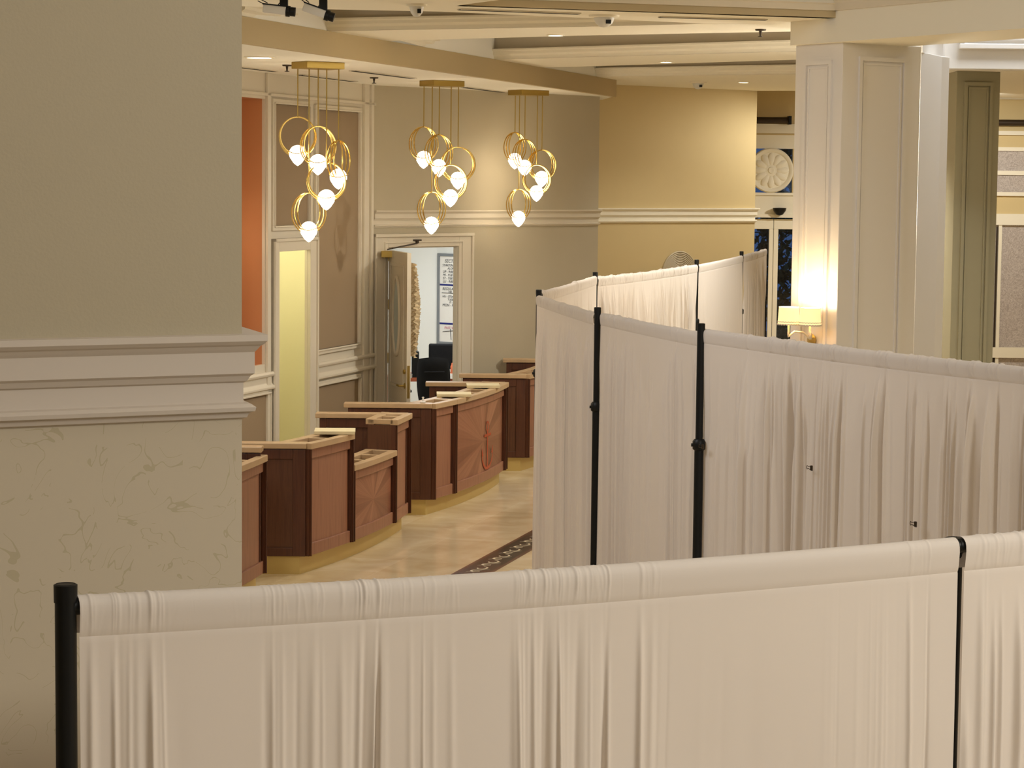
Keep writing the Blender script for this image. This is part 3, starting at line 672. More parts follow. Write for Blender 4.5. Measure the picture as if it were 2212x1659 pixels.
# ruffled lace curtain on the office face of the leaf
mb = MB(); rnd = random.Random(4); rows = 110; cols = 26; cz0, cz1 = 1.30, 2.3
k = 0
for i in range(rows + 1):
    z = cz1 - (cz1 - cz0) * i / rows; env = math.sin(PI * min(1, (i + 3) / (rows + 4)) * .9 + .1)
    for j in range(cols + 1):
        u = j / cols; out = .05 + .10 * env * math.sin(PI * u) ** .5 + .012 * math.sin(i * 1.15 + j * 1.3) + .008 * math.sin(i * .43 - j * 2.1) + rnd.uniform(-.009, .009)
        mb.v.append(tuple(WD.P(.2 + (ld - .22) * u, z, -.045 - out)))
for i in range(rows):
    for j in range(cols):
        a = i * (cols + 1) + j; mb.f.append((a, a + 1, a + cols + 2, a + cols + 1))
tag(mb.build('ruffled_curtain', M_lace, smooth=True), 'ruffled cream lace curtain hanging on the open office door', 'curtain')

# ------------------------------------------------------------------ floor border
U_ = Vector((.27, .963, 0)).normalized(); N_ = Vector((U_.y, -U_.x, 0)); B0 = at_z(1003, 1229, 0)
mb = MB()
q = [B0 - U_ * 4, B0 + U_ * 6, B0 + U_ * 6 + N_ * .25, B0 - U_ * 4 + N_ * .25]
mb.prism([(p.x, p.y) for p in q], 0.0005, .002); struct(mb, 'trim_17', mat('black_marble', (38, 26, 20), .2))
mb = MB()
for off in (-.025, .25): 
    q = [B0 - U_ * 4 + N_ * off, B0 + U_ * 6 + N_ * off, B0 + U_ * 6 + N_ * (off + .025), B0 - U_ * 4 + N_ * (off + .025)]; mb.prism([(p.x, p.y) for p in q], 0.0005, .0022)
struct(mb, 'trim_18', mat('red_marble', (104, 62, 42), .2))
mb = MB()
for k in range(-4, 16):
    c = B0 + U_ * (k * .33) + N_ * .125
    for (sg, r1, ph) in ((1, .055, 0), (-1, .05, PI)):
        pts = []
        for i in range(15):
            a = ph + i / 14 * PI * 1.5; rr = r1 * (1 - .45 * i / 14)
            pts.append(c + U_ * (sg * .075 + rr * math.cos(a) * sg * 1.3) + N_ * (rr * math.sin(a)) + Vector((0, 0, .0022)))
        mb.tube(pts, [.005 + .006 * math.sin(PI * i / 14) for i in range(15)], 5)
    mb.tube([c - U_ * .14 - N_ * .07 + Vector((0, 0, .0022)), c - U_ * .03 + N_ * .02 + Vector((0, 0, .0022)), c + U_ * .05 + N_ * .08 + Vector((0, 0, .0022))], [.003, .009, .003], 5)
for i, v in enumerate(mb.v): mb.v[i] = (v[0], v[1], .002 + (v[2] - .0022) * .1 + .0008)
struct(mb, 'trim_19', mat('cream_mosaic', (206, 190, 160), .3))

# ------------------------------------------------------------------ reception desks
def desk(F0, kind, label, length=1.0, zt=1.07, slabs=(), Wn=.80, Wf=.80):
    ch = Vector((.705, 2.51)) * length; nd = Vector((ch.y, -ch.x)).normalized(); bul = .09 * length
    F = lambda t_, off=0: (F0[0] + ch.x * t_ + nd.x * (4 * bul * t_ * (1 - t_) + off), F0[1] + ch.y * t_ + nd.y * (4 * bul * t_ * (1 - t_) + off))
    def rng(a, b, off, n=14): return [F(a + (b - a) * i / n, off) for i in range(n + 1)]
    t = thing('reception_desk', label, 'reception desk', (F0[0], F0[1], 0), 'reception desks')
    OUT = .06; TH = .24; zb = .15; e = F(1)
    mb = MB(); mb.prism(rng(0, 1, 0) + [(e[0] - Wf + .08, e[1]), (e[0] - Wf + .08, e[1] - .2)] + rng(0.08, .92, -.2)[::-1] + [(F0[0] - Wn + .08, F0[1] + .2), (F0[0] - Wn + .08, F0[1])], 0, zb + .01)
    mb.build('plinth', M_gold, t)
    segs = {'high_low_high': [(0, .32, zt, 'plain'), (.32, .76, .80, 'burst'), (.76, 1, zt, 'plain')],
            'anchor': [(0, .2, zt, 'plain'), (.2, .95, zt, 'burst'), (.95, 1, zt, 'plain')],
            'plain': [(0, .72, zt, 'plain'), (.72, 1, zt, 'plain')]}[kind]
    for (a, b, z1, kd) in segs:
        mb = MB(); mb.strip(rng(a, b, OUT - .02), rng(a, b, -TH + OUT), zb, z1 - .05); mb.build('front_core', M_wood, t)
        L_ = (b - a) * ch.length; ea = .035 / ch.length; g = .055 / ch.length
        if b - a > .1:
            fc = F((a + b) / 2, OUT)
            mb = MB(); mb.strip(rng(a + g, b - g, OUT - .005), rng(a + g, b - g, OUT - .025), zb + .1, z1 - .13)
            zc_ = zb + .1 + (z1 - .13 - zb - .1) * .45
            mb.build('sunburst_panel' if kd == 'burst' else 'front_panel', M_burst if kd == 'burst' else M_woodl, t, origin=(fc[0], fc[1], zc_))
            for (za_, zb_2) in ((zb, zb + .1), (z1 - .13, z1 - .05)):
                mb = MB(); mb.strip(rng(a + ea, b - ea, OUT + .012), rng(a + ea, b - ea, OUT - .02), za_, zb_2); mb.build('rail_moulding', M_woodl, t, bevel=.006)
        for (p0, p1) in ((a, a + ea), (b - ea, b)):
            mb = MB(); n3 = 12; pr_ = [0, .022, .022, .004, .004, .036, .036, .004, .004, .022, .022, 0, 0]; ps = [0, 0, .25, .25, .38, .38, .64, .64, .76, .76, 1, 1, 1]
            mb.prism([F(p0 + (p1 - p0) * u, OUT + o_) for u, o_ in zip(ps[:-1], pr_[:-1])] + [F(p1, OUT - .02), F(p0, OUT - .02)], zb, z1 - .05)
            mb.build('post_moulding', M_woodd, t)
        mb = MB(); mb.strip(rng(a, b, OUT + .04), rng(a, b, OUT - .03), z1 - .05, z1); mb.strip(rng(a, b, OUT - TH + .06), rng(a, b, OUT - TH - .02), z1 - .05, z1)
        nn = max(1, round(L_ / .36))
        for k2 in range(nn + 1):
            c = a + (b - a) * k2 / nn; h_ = .022 / ch.length; c0 = min(max(c - h_, a), b - 2 * h_)
            mb.strip(rng(c0, c0 + 2 * h_, OUT + .0, 1), rng(c0, c0 + 2 * h_, OUT - TH, 1), z1 - .045, z1 - .001)
        mb.build('top_frame', M_cap, t, bevel=.005)
        if kd == 'burst' and kind == 'anchor':
            fx = F((a + b) / 2 + .05, OUT + .0); Pn = lambda u, z: Vector((fx[0] + ch.normalized().x * u + nd.x * (-.002), fx[1] + ch.normalized().y * u - nd.y * .002, z))
            mb = MB(); zc_ = .5
            mb.tube([Pn(0, zc_ - .22), Pn(0, zc_ + .16)], .016, 6); mb.tube([Pn(-.12, zc_ + .11), Pn(.12, zc_ + .11)], .014, 6)
            mb.tube([Pn(.045 * math.cos(i * PI / 8), zc_ + .2 + .045 * math.sin(i * PI / 8)) for i in range(16)], .011, 6, closed=True)
            mb.tube([Pn(.19 * math.cos(PI + i * PI / 12), zc_ - .06 + .17 * math.sin(PI + i * PI / 12)) for i in range(13)], [.006, .012] + [.016] * 9 + [.012, .006], 6)
            for s_ in (-1, 1): mb.tube([Pn(s_ * .19, zc_ - .01), Pn(s_ * .165, zc_ - .09)], [.004, .03], 5)
            c3 = Vector((fx[0], fx[1], 0)); n3 = Vector((nd.x, nd.y, 0))
            for i, v in enumerate(mb.v):
                d_ = (Vector(v) - c3).dot(n3); mb.v[i] = tuple(Vector(v) - n3 * d_ * .9 + n3 * .006)
            mb.build('anchor_inlay', M_inlay, t)
    # side walls (near and far), caps
    for nm, y_, sgn in (('near', 0, -1), ('far', 1, 1)):
        c = F(y_, OUT); x1 = c[0] - .02; x0 = c[0] - (Wn if nm == 'near' else Wf); yc = c[1] + (0 if sgn < 0 else 0)
        ya = yc - .0; yb_ = yc + .09 if sgn < 0 else yc - .09
        lo, hi = min(ya, yb_), max(ya, yb_); zz = zt if not (nm == 'far' and kind == 'plain') else zt + .07
        mb = MB(); mb.box(((x0 + x1) / 2, (lo + hi) / 2, (zb + zz - .05) / 2), ((x1 - x0) / 2, (hi - lo) / 2, (zz - .05 - zb) / 2 ))
        for i, v in enumerate(mb.v): mb.v[i] = (v[0], v[1], zb if v[2] < (zb + zz) / 2 - .1 else zz - .05)
        mb.build('side_panel', M_wood, t)
        yy = lo
        for (xa_, xb_, za_, zb2) in ((x0 + .06, x1 - .09, zb, zb + .07), (x0 + .06, x1 - .09, zz - .13, zz - .05), (x0, x0 + .06, zb, zz - .05), (x1 - .09, x1 + .012, zb, zz - .05)):
            mb = MB(); mb.box(((xa_ + xb_) / 2, yy - .006, (za_ + zb2) / 2), ((xb_ - xa_) / 2, .008, (zb2 - za_) / 2))
            mb.build('side_moulding', M_woodd, t, bevel=.004)
        mb = MB(); mb.box(((x0 + x1) / 2 - .01, (lo + hi) / 2, zz - .022), ((x1 - x0) / 2 + .03, (hi - lo) / 2 + .03, .022)); mb.build('side_cap', M_cap, t, bevel=.006)
    for k2, (tt, lb) in enumerate(slabs):
        c = F(tt, OUT - TH / 2); mb = MB(); ang = math.atan2(ch.y, ch.x)
        mb.box((c[0], c[1], zt + .016), (.17, .14, .014), Matrix.Rotation(.05, 3, 'Z'))
        tag(mb.build('stone_slab', M_cream, bevel=.003), lb, 'slab', 'loose cream slabs on the desk tops')
    return t
BF = (-1.706, 18.53)
desk((BF[0] - .97, BF[1] - 3.30), 'plain', 'brown wooden reception desk mostly hidden by the pale wall at left, nearest of the row')
desk(BF, 'high_low_high', 'brown wooden reception desk with lowered middle counter, second nearest of the row', slabs=((.30, 'cream slab lying on the high near end of the desk with the lowered counter'),))
desk((-.815, 21.92), 'anchor', length=.975, label='curved wooden reception desk with red anchor inlay on its sunburst front', slabs=((.33, 'nearer of two cream slabs on top of the anchor desk'), (.74, 'farther of two cream slabs on top of the anchor desk')))
desk((.10, 25.35), 'plain', 'dark wooden reception desk half hidden by the far white curtain, farthest of the row', length=.56, Wn=.70, Wf=.62)
p = at_z(914, 868, 1.08); mb = MB(); mb.lathe([(.025, 0), (.03, .012), (.012, .02), (.008, .05), (.014, .055), (.003, .06)], (p.x, 21.96, 1.07), 14)
tag(mb.build('desk_bell', M_white, smooth=True), 'tiny white fitting standing on the side cap of the anchor desk', 'fitting')

# ------------------------------------------------------------------ chandeliers
def chandelier(px, d, label, rot0, pend):
    c = at_y(px, 160, d); X = c.x; t = thing('chandelier', label, 'chandelier', (X, d, Z_SOF), 'ring pendant chandeliers')
    a = .62; Rz = Matrix.Rotation(a, 3, 'Z'); mb = MB(); mb.box((X, d, Z_SOF - .03), (.19, .135, .029), Rz); mb.build('canopy', M_brassd, t, bevel=.003)
    for i, (dx, dy, ztop, zg, ang, hw) in enumerate(pend):
        x, y = X + dx, d + dy; R = (ztop - zg + .03) / 2; zc = ztop - R
        mb = MB()
        for k in range(3):
            an = ang + k * .24
            hx_, hy_ = math.cos(an), math.sin(an); rk = R * (1 - .035 * k); zk = ztop - rk
            pts = []
            for j in range(40):
                q_ = 2 * PI * j / 40; wgt = math.sin(q_)
                pts.append((x + hx_ * rk * wgt * hw, y + hy_ * rk * wgt * hw, zk + rk * math.cos(q_)))
            mb.tube(pts, .0065, 6, closed=True)
        mb.tube([(x + .081 * math.cos(j * PI / 14), y + .081 * math.sin(j * PI / 14), zg + .012 + .012 * math.cos(j * PI / 7)) for j in range(28)], .005, 6, closed=True)
        pn = mb.build('pendant_ring', M_brass, t, smooth=True)
        mb = MB(); mb.tube([(x, y, ztop), (x, y, Z_SOF - .05)], .0055, 6); mb.build('rod', M_brassd, pn, smooth=True)
        mb = MB(); prof = [(.002, -.115), (.014, -.108), (.045, -.08)] + [(.075 * math.cos(q_), .075 * math.sin(q_)) for q_ in [-.75, -.5, -.25, 0, .3, .6, .9, 1.2, 1.5]]
        prof = [(.002, -.105), (.016, -.097), (.04, -.075)] + prof[3:]
        mb.lathe(prof, (x, y, zg), 24); mb.build('globe', M_glassb, pn, smooth=True)
        l = light('pendant_glow', 'POINT', (x, y, zg), 2.6, (1, .9, .72), .076)
    return t
def pend_from(px, d, items):
    out = []; X0 = at_y(px, 160, d).x
    for (gx, gy, ty, dy, ang, hw) in items:
        g = at_y(gx, gy, d + dy); tp = at_y(gx, ty, d + dy); out.append((g.x - X0, dy, tp.z, g.z, ang, hw))
    return out
chandelier(687, 20.4, 'nearest brass ring chandelier with five glowing globes, against the taupe panels', 0,
    pend_from(687, 20.4, [(643, 332, 253, .05, -.2, .95), (687, 352, 273, -.05, .2, .9), (731, 383, 303, .03, .9, .85), (705, 428, 350, -.06, -.1, 1.0), (667, 497, 417, 0, .45, .9)]))
chandelier(955, 24.0, 'middle brass ring chandelier with five glowing globes, above the office door', 0,
    pend_from(955, 24.0, [(915, 342, 274, .05, .4, .9), (948, 360, 291, -.05, .5, .9), (989, 387, 318, .03, -.1, 1.0), (973, 425, 356, -.06, .1, .95), (932, 484, 415, 0, .5, .9)]))
chandelier(1142, 26.3, 'farthest brass ring chandelier with five glowing globes, near the yellow wall', 0,
    pend_from(1142, 26.3, [(1112, 345, 286, .05, .6, .9), (1133, 360, 301, -.05, .5, .9), (1170, 384, 324, .03, .2, .95), (1159, 415, 356, -.06, 0, .95), (1120, 470, 409, 0, .5, .9)]))

# ------------------------------------------------------------------ ceiling fittings
def sprinkler(px, py, z, label):
    p = at_z(px, py, z); t = thing('sprinkler_head', label, 'sprinkler', (p.x, p.y, z), 'ceiling sprinklers')
    mb = MB(); mb.lathe([(.045, 0), (.04, -.012), (.012, -.014), (.008, -.04), (.006, -.055)], p, 14); mb.build('escutcheon', M_bronze, t, smooth=True)
    mb = MB(); mb.lathe([(.004, -.052), (.022, -.056), (.022, -.06), (.003, -.062)], p, 12); mb.build('deflector', M_bronze, t, smooth=True)
sprinkler(620, 140, Z_SOF, 'dark sprinkler head just left of the nearest chandelier canopy')
sprinkler(808, 167, Z_SOF, 'dark sprinkler head between the nearest and middle chandeliers')
sprinkler(1080, 201, Z_SOF, 'tiny dark sprinkler head left of the farthest chandelier canopy')
sprinkler(1643, 63, Z_CEI, 'dark sprinkler head on the coffered ceiling near the white column')
def downlight(px, py, z, r, label, on=True, e=40, spot=True):
    p = at_z(px, py, z); t = thing('downlight', label, 'ceiling light', (p.x, p.y, z), 'recessed downlights')
    mb = MB(); mb.lathe([(r, 0), (r * .98, -.008), (r * .8, -.01), (r * .78, 0)], p, 28, cap=False); mb.build('trim_ring', M_ceil, t, smooth=True)
    mb = MB(); mb.lathe([(r * .79, -.001), (r * .79, -.005), (.002, -.0055)], p, 28, cap=False); mb.build('lens', M_lens if on else M_ceil, t, smooth=True)
    if spot: light('downlight_beam', 'SPOT', p + Vector((0, 0, -.03)), e, WARM, .08, p + Vector((0, 0, -3)), 2.3)
downlight(560, 123, Z_SOF, .13, 'large oval-looking downlight in the soffit beside the pale near wall', True, 70)
downlight(1200, 75, Z_CEI, .075, 'small bright downlight on the nearest lit ceiling band', True, 170)
downlight(1439, 133, Z_CEI, .075, 'small bright downlight on the second ceiling band', True, 120)
downlight(1606, 177, Z_CEI, .075, 'small bright downlight on the farthest ceiling band, near the column', True, 90)
downlight(758, 83, Z_CEI, .1, 'unlit pale downlight at the left end of the nearest ceiling band', False, 0, False)
def detector(px, py, r, label):
    p = at_z(px, py, Z_CEI); t = thing('dome_camera', label, 'dome camera', (p.x, p.y, Z_CEI), 'ceiling dome cameras')
    mb = MB(); mb.lathe([(r * 1.5, 0), (r * 1.45, -.012), (r * 1.1, -.018), (.003, -.018)], p, 28, cap=False); mb.build('base_ring', M_ceil, t, smooth=True)
    mb = MB(); mb.lathe([(r, -.015), (r * .98, -.03), (r * .8, -.06), (r * .45, -.082), (.003, -.088)], p, 24, cap=False); mb.build('dome', M_white, t, smooth=True)
    mb = MB(); mb.box(p + Vector((r * .4, -r * .75, -.05)), (r * .25, .015, .014)); mb.build('lens_window', M_black, t)
detector(1305, 33, .075, 'large white dome camera at top centre of the ceiling')
detector(900, 9, .05, 'small white dome camera at the top edge of the ceiling')
detector(1508, 177, .07, 'small white dome camera on the ceiling above the yellow wall')
M_slot = M_dark
def slot(a, b, z, wdt, label):
    p, q_ = at_z(*a, z), at_z(*b, z); d_ = (q_ - p).normalized(); n2 = Vector((-d_.y, d_.x, 0)) * wdt / 2
    mb = MB(); mb.prism([((p - n2).x, (p - n2).y), ((q_ - n2).x, (q_ - n2).y), ((q_ + n2).x, (q_ + n2).y), ((p + n2).x, (p + n2).y)], z - .008, z - .0005)
    o = mb.build('air_diffuser', M_trim); tag(o, label, 'air vent', 'linear air diffusers')
    mb = MB(); n2 = n2 * .55; mb.prism([((p - n2).x, (p - n2).y), ((q_ - n2).x, (q_ - n2).y), ((q_ + n2).x, (q_ + n2).y), ((p + n2).x, (p + n2).y)], z - .0095, z - .004); mb.build('slot', M_slot, o)
slot((500, 142), (592, 153), Z_SOF, .09, 'dark linear air slot nearest the pale wall at left')
slot((650, 161), (765, 175), Z_SOF, .09, 'dark linear air slot behind the nearest chandelier canopy')
slot((765, 152), (890, 168), Z_SOF, .11, 'dark linear air slot between the nearest and middle chandeliers')
slot((1005, 188), (1100, 200), Z_SOF, .11, 'dark linear air slot between the middle and farthest chandeliers')
slot((992, 19), (1250, 28.5), Z_CEI, .10, 'long grey air slot in the ceiling beside the large dome camera')
slot((1425, 35.5), (1655, 41.5), Z_CEI, .08, 'pale air slot in the ceiling right of the large dome camera')
# projector spotlights hung at top left
def spot_cam(px, py, ang, label):
    p = at_y(px, py, 15.2); t = thing('track_spotlight', label, 'spotlight', (p.x, 15.2, p.z), 'ceiling spotlights')
    Ry = Matrix.Rotation(ang, 3, 'Y'); L = lambda x, y, z: p + Ry @ Vector((x, y, z))
    mb = MB(); mb.box(L(-.05, 0, -.0), (.075, .034, .026), Ry); mb.build('housing', M_white, t, bevel=.006)
    mb = MB(); mb.box(L(-.05, 0, .029), (.08, .036, .004), Ry); mb.tube([L(-.125, 0, .03), L(-.165, 0, .045), L(-.155, 0, .06), L(-.1, 0, .038)], .003, 6); mb.build('top_plate', M_black, t)
    mb = MB(); mb.tube([L(.024, 0, 0), L(.05, 0, 0), L(.052, 0, 0), L(.085, 0, 0)], [.036, .036, .03, .03], 16); mb.build('lens_barrel', M_black, t, smooth=True)
    mb = MB(); h = Z_CEI - p.z; mb.box(p + Vector((.01, 0, .055)), (.026, .02, .032)); mb.tube([p + Vector((.01, 0, .05)), p + Vector((.01, 0, h + .02))], .014, 8); mb.tube([p + Vector((-.03, 0, .035)), p + Vector((-.01, .01, .06)), p + Vector((0, .01, h))], .003, 5); mb.build('mount', M_black, t)
spot_cam(610, 23, .10, 'black and silver ceiling spotlight nearest the pale wall at top left')
spot_cam(695, 29, .33, 'second black and silver spotlight at the top, tilted down to the right')

# ------------------------------------------------------------------ sconce on the white column
WC = Wall(C1[0], C1[1])
def sconce():
    s_, z_ = WC.sz(1757, 735); base = WC.P(s_, z_, .02)
    t = thing('wall_sconce', 'ornate two-armed wall sconce with two lit cream shades on the white column', 'wall lamp', base)
    mb = MB(); mb.lathe([(.035, -.02), (.05, .0), (.03, .012), (.004, .02)], base, 20, Matrix((WC.d, Vector((0, 0, 1)), WC.n)).transposed()); mb.build('backplate', M_brassd, t, smooth=True)
    for (px, py, d, lab) in ((1704, 682, 17.2, ''), (1750, 684, 17.05, '')):
        c = at_y(px, py, d); R = 24 / FPX * d; H = 19 / FPX * d; zb2 = c.z - H
        pts = [base + Vector((0, 0, .0)), base.lerp(Vector((c.x, c.y, base.z)), .35) + Vector((0, 0, .06)), base.lerp(Vector((c.x, c.y, base.z)), .75) + Vector((0, 0, .07)), Vector((c.x, c.y, zb2 - .09)), Vector((c.x, c.y, zb2 - .03)), Vector((c.x, c.y, c.z - .02))]
        sm = []
        for i in range(len(pts) - 1):
            for j in range(5): sm.append(pts[i].lerp(pts[i + 1], j / 5))
        sm.append(pts[-1])
        mb = MB(); mb.tube(sm, .008, 8); ar = mb.build('arm', M_trim, t, smooth=True)
        mb = MB(); mb.lathe([(R, -H), (R * .98, -H * .6), (R * .9, H)], c, 32, cap=False); sh = mb.build('lamp_shade', M_shade, t, smooth=True)
        mb = MB(); mb.tube([(c.x + R * math.cos(j * PI / 24), c.y + R * math.sin(j * PI / 24), c.z - H + .004 * (j % 2)) for j in range(48)], .005, 5, closed=True)
        mb.tube([(c.x + R * .99 * math.cos(j * PI / 24), c.y + R * .99 * math.sin(j * PI / 24), c.z - H * .7 + .004 * (j % 2)) for j in range(48)], .003, 5, closed=True)
        mb.build('bead_trim', M_trim, sh, smooth=True)
        mb = MB(); mb.lathe([(.004, -.03), (.02, -.01), (.022, .01), (.004, .04)], c, 14); mb.build('bulb', M_bulb, ar, smooth=True)
        light('sconce_glow', 'POINT', c + Vector((0, 0, .055)), 11, (1, .74, .42), .03)
sconce()

# ------------------------------------------------------------------ pipe and drape
def pole(name_label, px, pytop, d, collar_z=None, r=.0205, ztop=None):
    p = at_y(px, pytop, d); zt_ = ztop or p.z
    t = thing('curtain_upright', name_label, 'upright pole', (p.x, d, 0), 'black uprights of the curtain wall')
    mb = MB(); zc_ = collar_z or 1.78
    mb.tube([(p.x, d, zc_), (p.x, d, zt_)], r, 20); pl = mb.build('upper_pole', M_black, t, smooth=True)
    mb = MB(); mb.tube([(p.x, d, .01), (p.x, d, zc_)], r * 1.22, 20); mb.build('lower_pole', M_black, t, smooth=True)
    mb = MB(); mb.lathe([(r * 1.25, -.03), (r * 1.7, -.022), (r * 1.75, .02), (r * 1.3, .032)], (p.x, d, zc_), 20); mb.tube([(p.x - r, d - .005, zc_), (p.x - r * 2.1, d - .005, zc_)], .009, 8); mb.build('locking_collar', M_black, t, smooth=True)
    mb = MB(); mb.box((p.x, d, .004), (.22, .22, .004)); mb.build('base_plate', M_black, t, bevel=.002)
    mb = MB(); mb.lathe([(r * 1.08, -.035), (r * 1.1, -.002), (r * .9, 0), (r * .86, -.006), (.002, -.007)], (p.x, d, zt_ + .001), 20, cap=False); mb.build('pole_cap', M_black, t, smooth=True)
    return Vector((p.x, d, zt_))
g = 'near curtain run'
p1 = pole('black upright at the left end of the nearest curtain, before the pale wall', 141.5, 1262, 4.31, 1.6)
p1b = at_y(2062, 1150, 5.22); p1b = pole('black upright between the two nearest curtains at lower right', 2061, 1162, 5.275, 1.6)
p2 = pole('thickest black upright of the far curtain run, right of centre', 1514.5, 699, 12.45)
p3 = pole('black upright of the far curtain run, next left of the thickest one', 1291, 664, 14.5)
p4 = pole('black upright at the left corner where the far curtain wall turns', 1164, 626, 17.0)
p5 = pole('black upright of the farthest curtain row, against the stone wall corner', 1286, 588, 19.3, 1.85)
p6 = pole('black upright of the farthest curtain row, right of the round medallion', 1505, 561, 22.3, 1.85)
p7 = pole('thin black upright second from the far right end of the curtain wall', 1602, 543, 25.4)
p8 = pole('thin black upright at the far right end, before the glass doors', 1654, 527, 28.3)
p9 = Vector((2.45, 9.72, p2.z)); 

def okz0(x, zones): return not any(a <= x <= b for a, b in zones)
def drape(a, b, label, seed, up='', clusters=None, ds=.004, dens=1.0, amp=1.0, smooth_zones=(), ga=.025, gb=.025, side=None, cross_lab='', zr_a=None, zr_b=None, crossover=0, bot=.015, rodr=.0165, sag=.008, noff=0.0):
    rg = np.random.RandomState(seed)
    A = Vector((a[0], a[1], 0)); B = Vector((b[0], b[1], 0)); L0 = (B - A).length; d = (B - A).normalized()
    n = Vector((d.y, -d.x, 0))
    if side is None:
        if n.dot(-A) < 0: n = -n
    else: n = n * side
    A = A + n * noff; B = B + n * noff
    za = zr_a; zb2 = zr_b
    s = np.arange(ga, L0 - gb + 1e-6, ds); nu = len(s)
    def barz(x): return za + (zb2 - za) * x / L0 - sag * 4 * (x / L0) * (1 - x / L0)
    # crossbar
    mb = MB(); mb.tube([A + d * (L0 * i / 12) + Vector((0, 0, barz(L0 * i / 12))) for i in range(13)], rodr, 12); tag(mb.build('crossbar', M_black, smooth=True), cross_lab, 'crossbar', 'crossbars of the curtain wall')
    # creases
    cr = []
    ncl = max(2, int(L0 * 2.2 * dens)) if clusters is None else 0; cent = rg.uniform(0, L0, ncl)
    for c in cent:
        for k in range(rg.randint(6, 16)):
            x = c + rg.normal(0, .075); cr.append((x, rg.uniform(.0035, .011), rg.uniform(.3, 1.0) * .013 * rg.choice([1, 1, -1]), rg.normal(0, .004), rg.uniform(0, .12)))
    for (c, sp, cnt, am0) in (clusters or ()):
        for k in range(cnt): cr.append((c + rg.uniform(-sp, sp), rg.uniform(.003, .008), rg.uniform(.4, 1) * am0 * rg.choice([1, 1, -1]), rg.normal(0, .006), rg.uniform(0, .05)))
    for k in range(int(L0 * 16 * dens)):
        x = rg.uniform(0, L0); cr.append((x, rg.uniform(.006, .022), rg.uniform(-1, 1) * .010, rg.normal(0, .012), rg.uniform(0, .5)))
    fine = []
    for (x, w_, am, dr, st) in list(cr):
        if st <= .12 and okz0(x, smooth_zones): fine += [(x + rg.normal(0, .02), rg.uniform(.0016, .0034) * max(1, ds / .002), rg.uniform(-.5, 1) * .0016 * amp * max(1, ds / .002) ** .5, rg.normal(0, .25), 0) for _ in range(2)]
    def okz(x):
        return not any(z0 <= x <= z1 for z0, z1 in smooth_zones)
    # rows
    pr = .0215
    rows = [('p', -.006, -.052), ('p', -.020, -.018)] + [('p', -pr * math.cos(q_), pr * math.sin(q_)) for q_ in np.linspace(.1, PI - .1, 8)] + [('p', .0222, -.010), ('p', .0215, -.020), ('p', .0205, -.030), ('p', .0195, -.040), ('p', .018, -.049), ('s', .0155, -.056)]
    body = [.056 + .012 * 1.16 ** i for i in range(1, 60)]
    Hb = min(za, zb2) - bot; body = [x for x in body if x < Hb * .9] + [Hb]
    body = sorted(set([.060] + body))
    V = []
    phs = rg.uniform(0, 6.28, 8); fq = rg.uniform(2, 9, 8)
    zs = barz(s)
    for r_i, (kd, o_, z_) in enumerate(rows + [('b', 0, -x) for x in body]):
        drop = -z_ if kd == 'b' else .056
        disp = np.zeros(nu)
        if kd == 'b':
            tt = min(1, (drop - .056) / .35); aa = .35 + .65 * tt
            for (x, w_, am, dr, st) in cr:
                if not okz(x) and drop < .6: f_ = .15
                else: f_ = 1
                on = min(1, max(0, (drop - .05 - st) / .15 + .25))
                x2 = x + dr * (drop - .056); w2 = w_ * (1 + .35 * (drop / 1.5))
                disp += am * f_ * on * np.exp(-((s - x2) / w2) ** 2)
            for i in range(8): disp += .0028 * tt * np.sin(fq[i] * s + phs[i] + .5 * drop) 
            disp = disp * aa * amp; out = .0165 + disp * 1.0
            zz = zs + (-drop if drop < Hb - 1e-6 else 0); 
            if drop >= Hb - 1e-6: zz = np.full(nu, bot)
        else:
            for (x, w_, am, dr, st) in cr:
                if not okz(x) or st > .12: continue
                x2 = x + dr * .3 * (-z_); disp += abs(am) * .2 * amp * np.exp(-((s - x2) / (w_ * .55)) ** 2)
            for (x, w_, am, dr, st) in fine: disp += am * np.exp(-((s - x - dr * z_) / w_) ** 2) * (.45 + 12 * max(0, -z_) * 1.2)
            base = Vector((o_, z_)); ln = math.hypot(o_, z_) or 1
            if kd == 's': disp = -abs(disp) * .5
            out = o_ + disp * (o_ / ln); zz = zs + z_ + disp * max(0, z_ / ln)
        V.append(np.stack([A.x + d.x * s + n.x * out, A.y + d.y * s + n.y * out, zz + 0 * s], 1))
    V = np.concatenate(V); nr = len(rows) + len(body)
    idx = np.arange(nr * nu).reshape(nr, nu)
    Fq = np.stack([idx[:-1, :-1].ravel(), idx[:-1, 1:].ravel(), idx[1:, 1:].ravel(), idx[1:, :-1].ravel()], 1)
    npk = (len(rows) - 1) * (nu - 1)
    def mk(nm, faces):
        us = np.unique(faces); mp_ = -np.ones(nr * nu, int); mp_[us] = np.arange(len(us))
        me = bpy.data.meshes.new(nm); me.from_pydata(V[us].tolist(), [], mp_[faces].tolist()); me.update()
        for p_ in me.polygons: p_.use_smooth = True
        me.materials.append(M_drape); o = bpy.data.objects.new(nm, me); COL.objects.link(o); return o
    bd = mk('white_curtain', Fq[npk:]); tag(bd, label, 'curtain', 'white curtain panels')
    pk = mk('rod_pocket', Fq[:npk]); pk.parent = bd
    return bd
RP = lambda px, py, p: at_y(px, py, p.y).z     # height of the sleeve's top edge at a pole
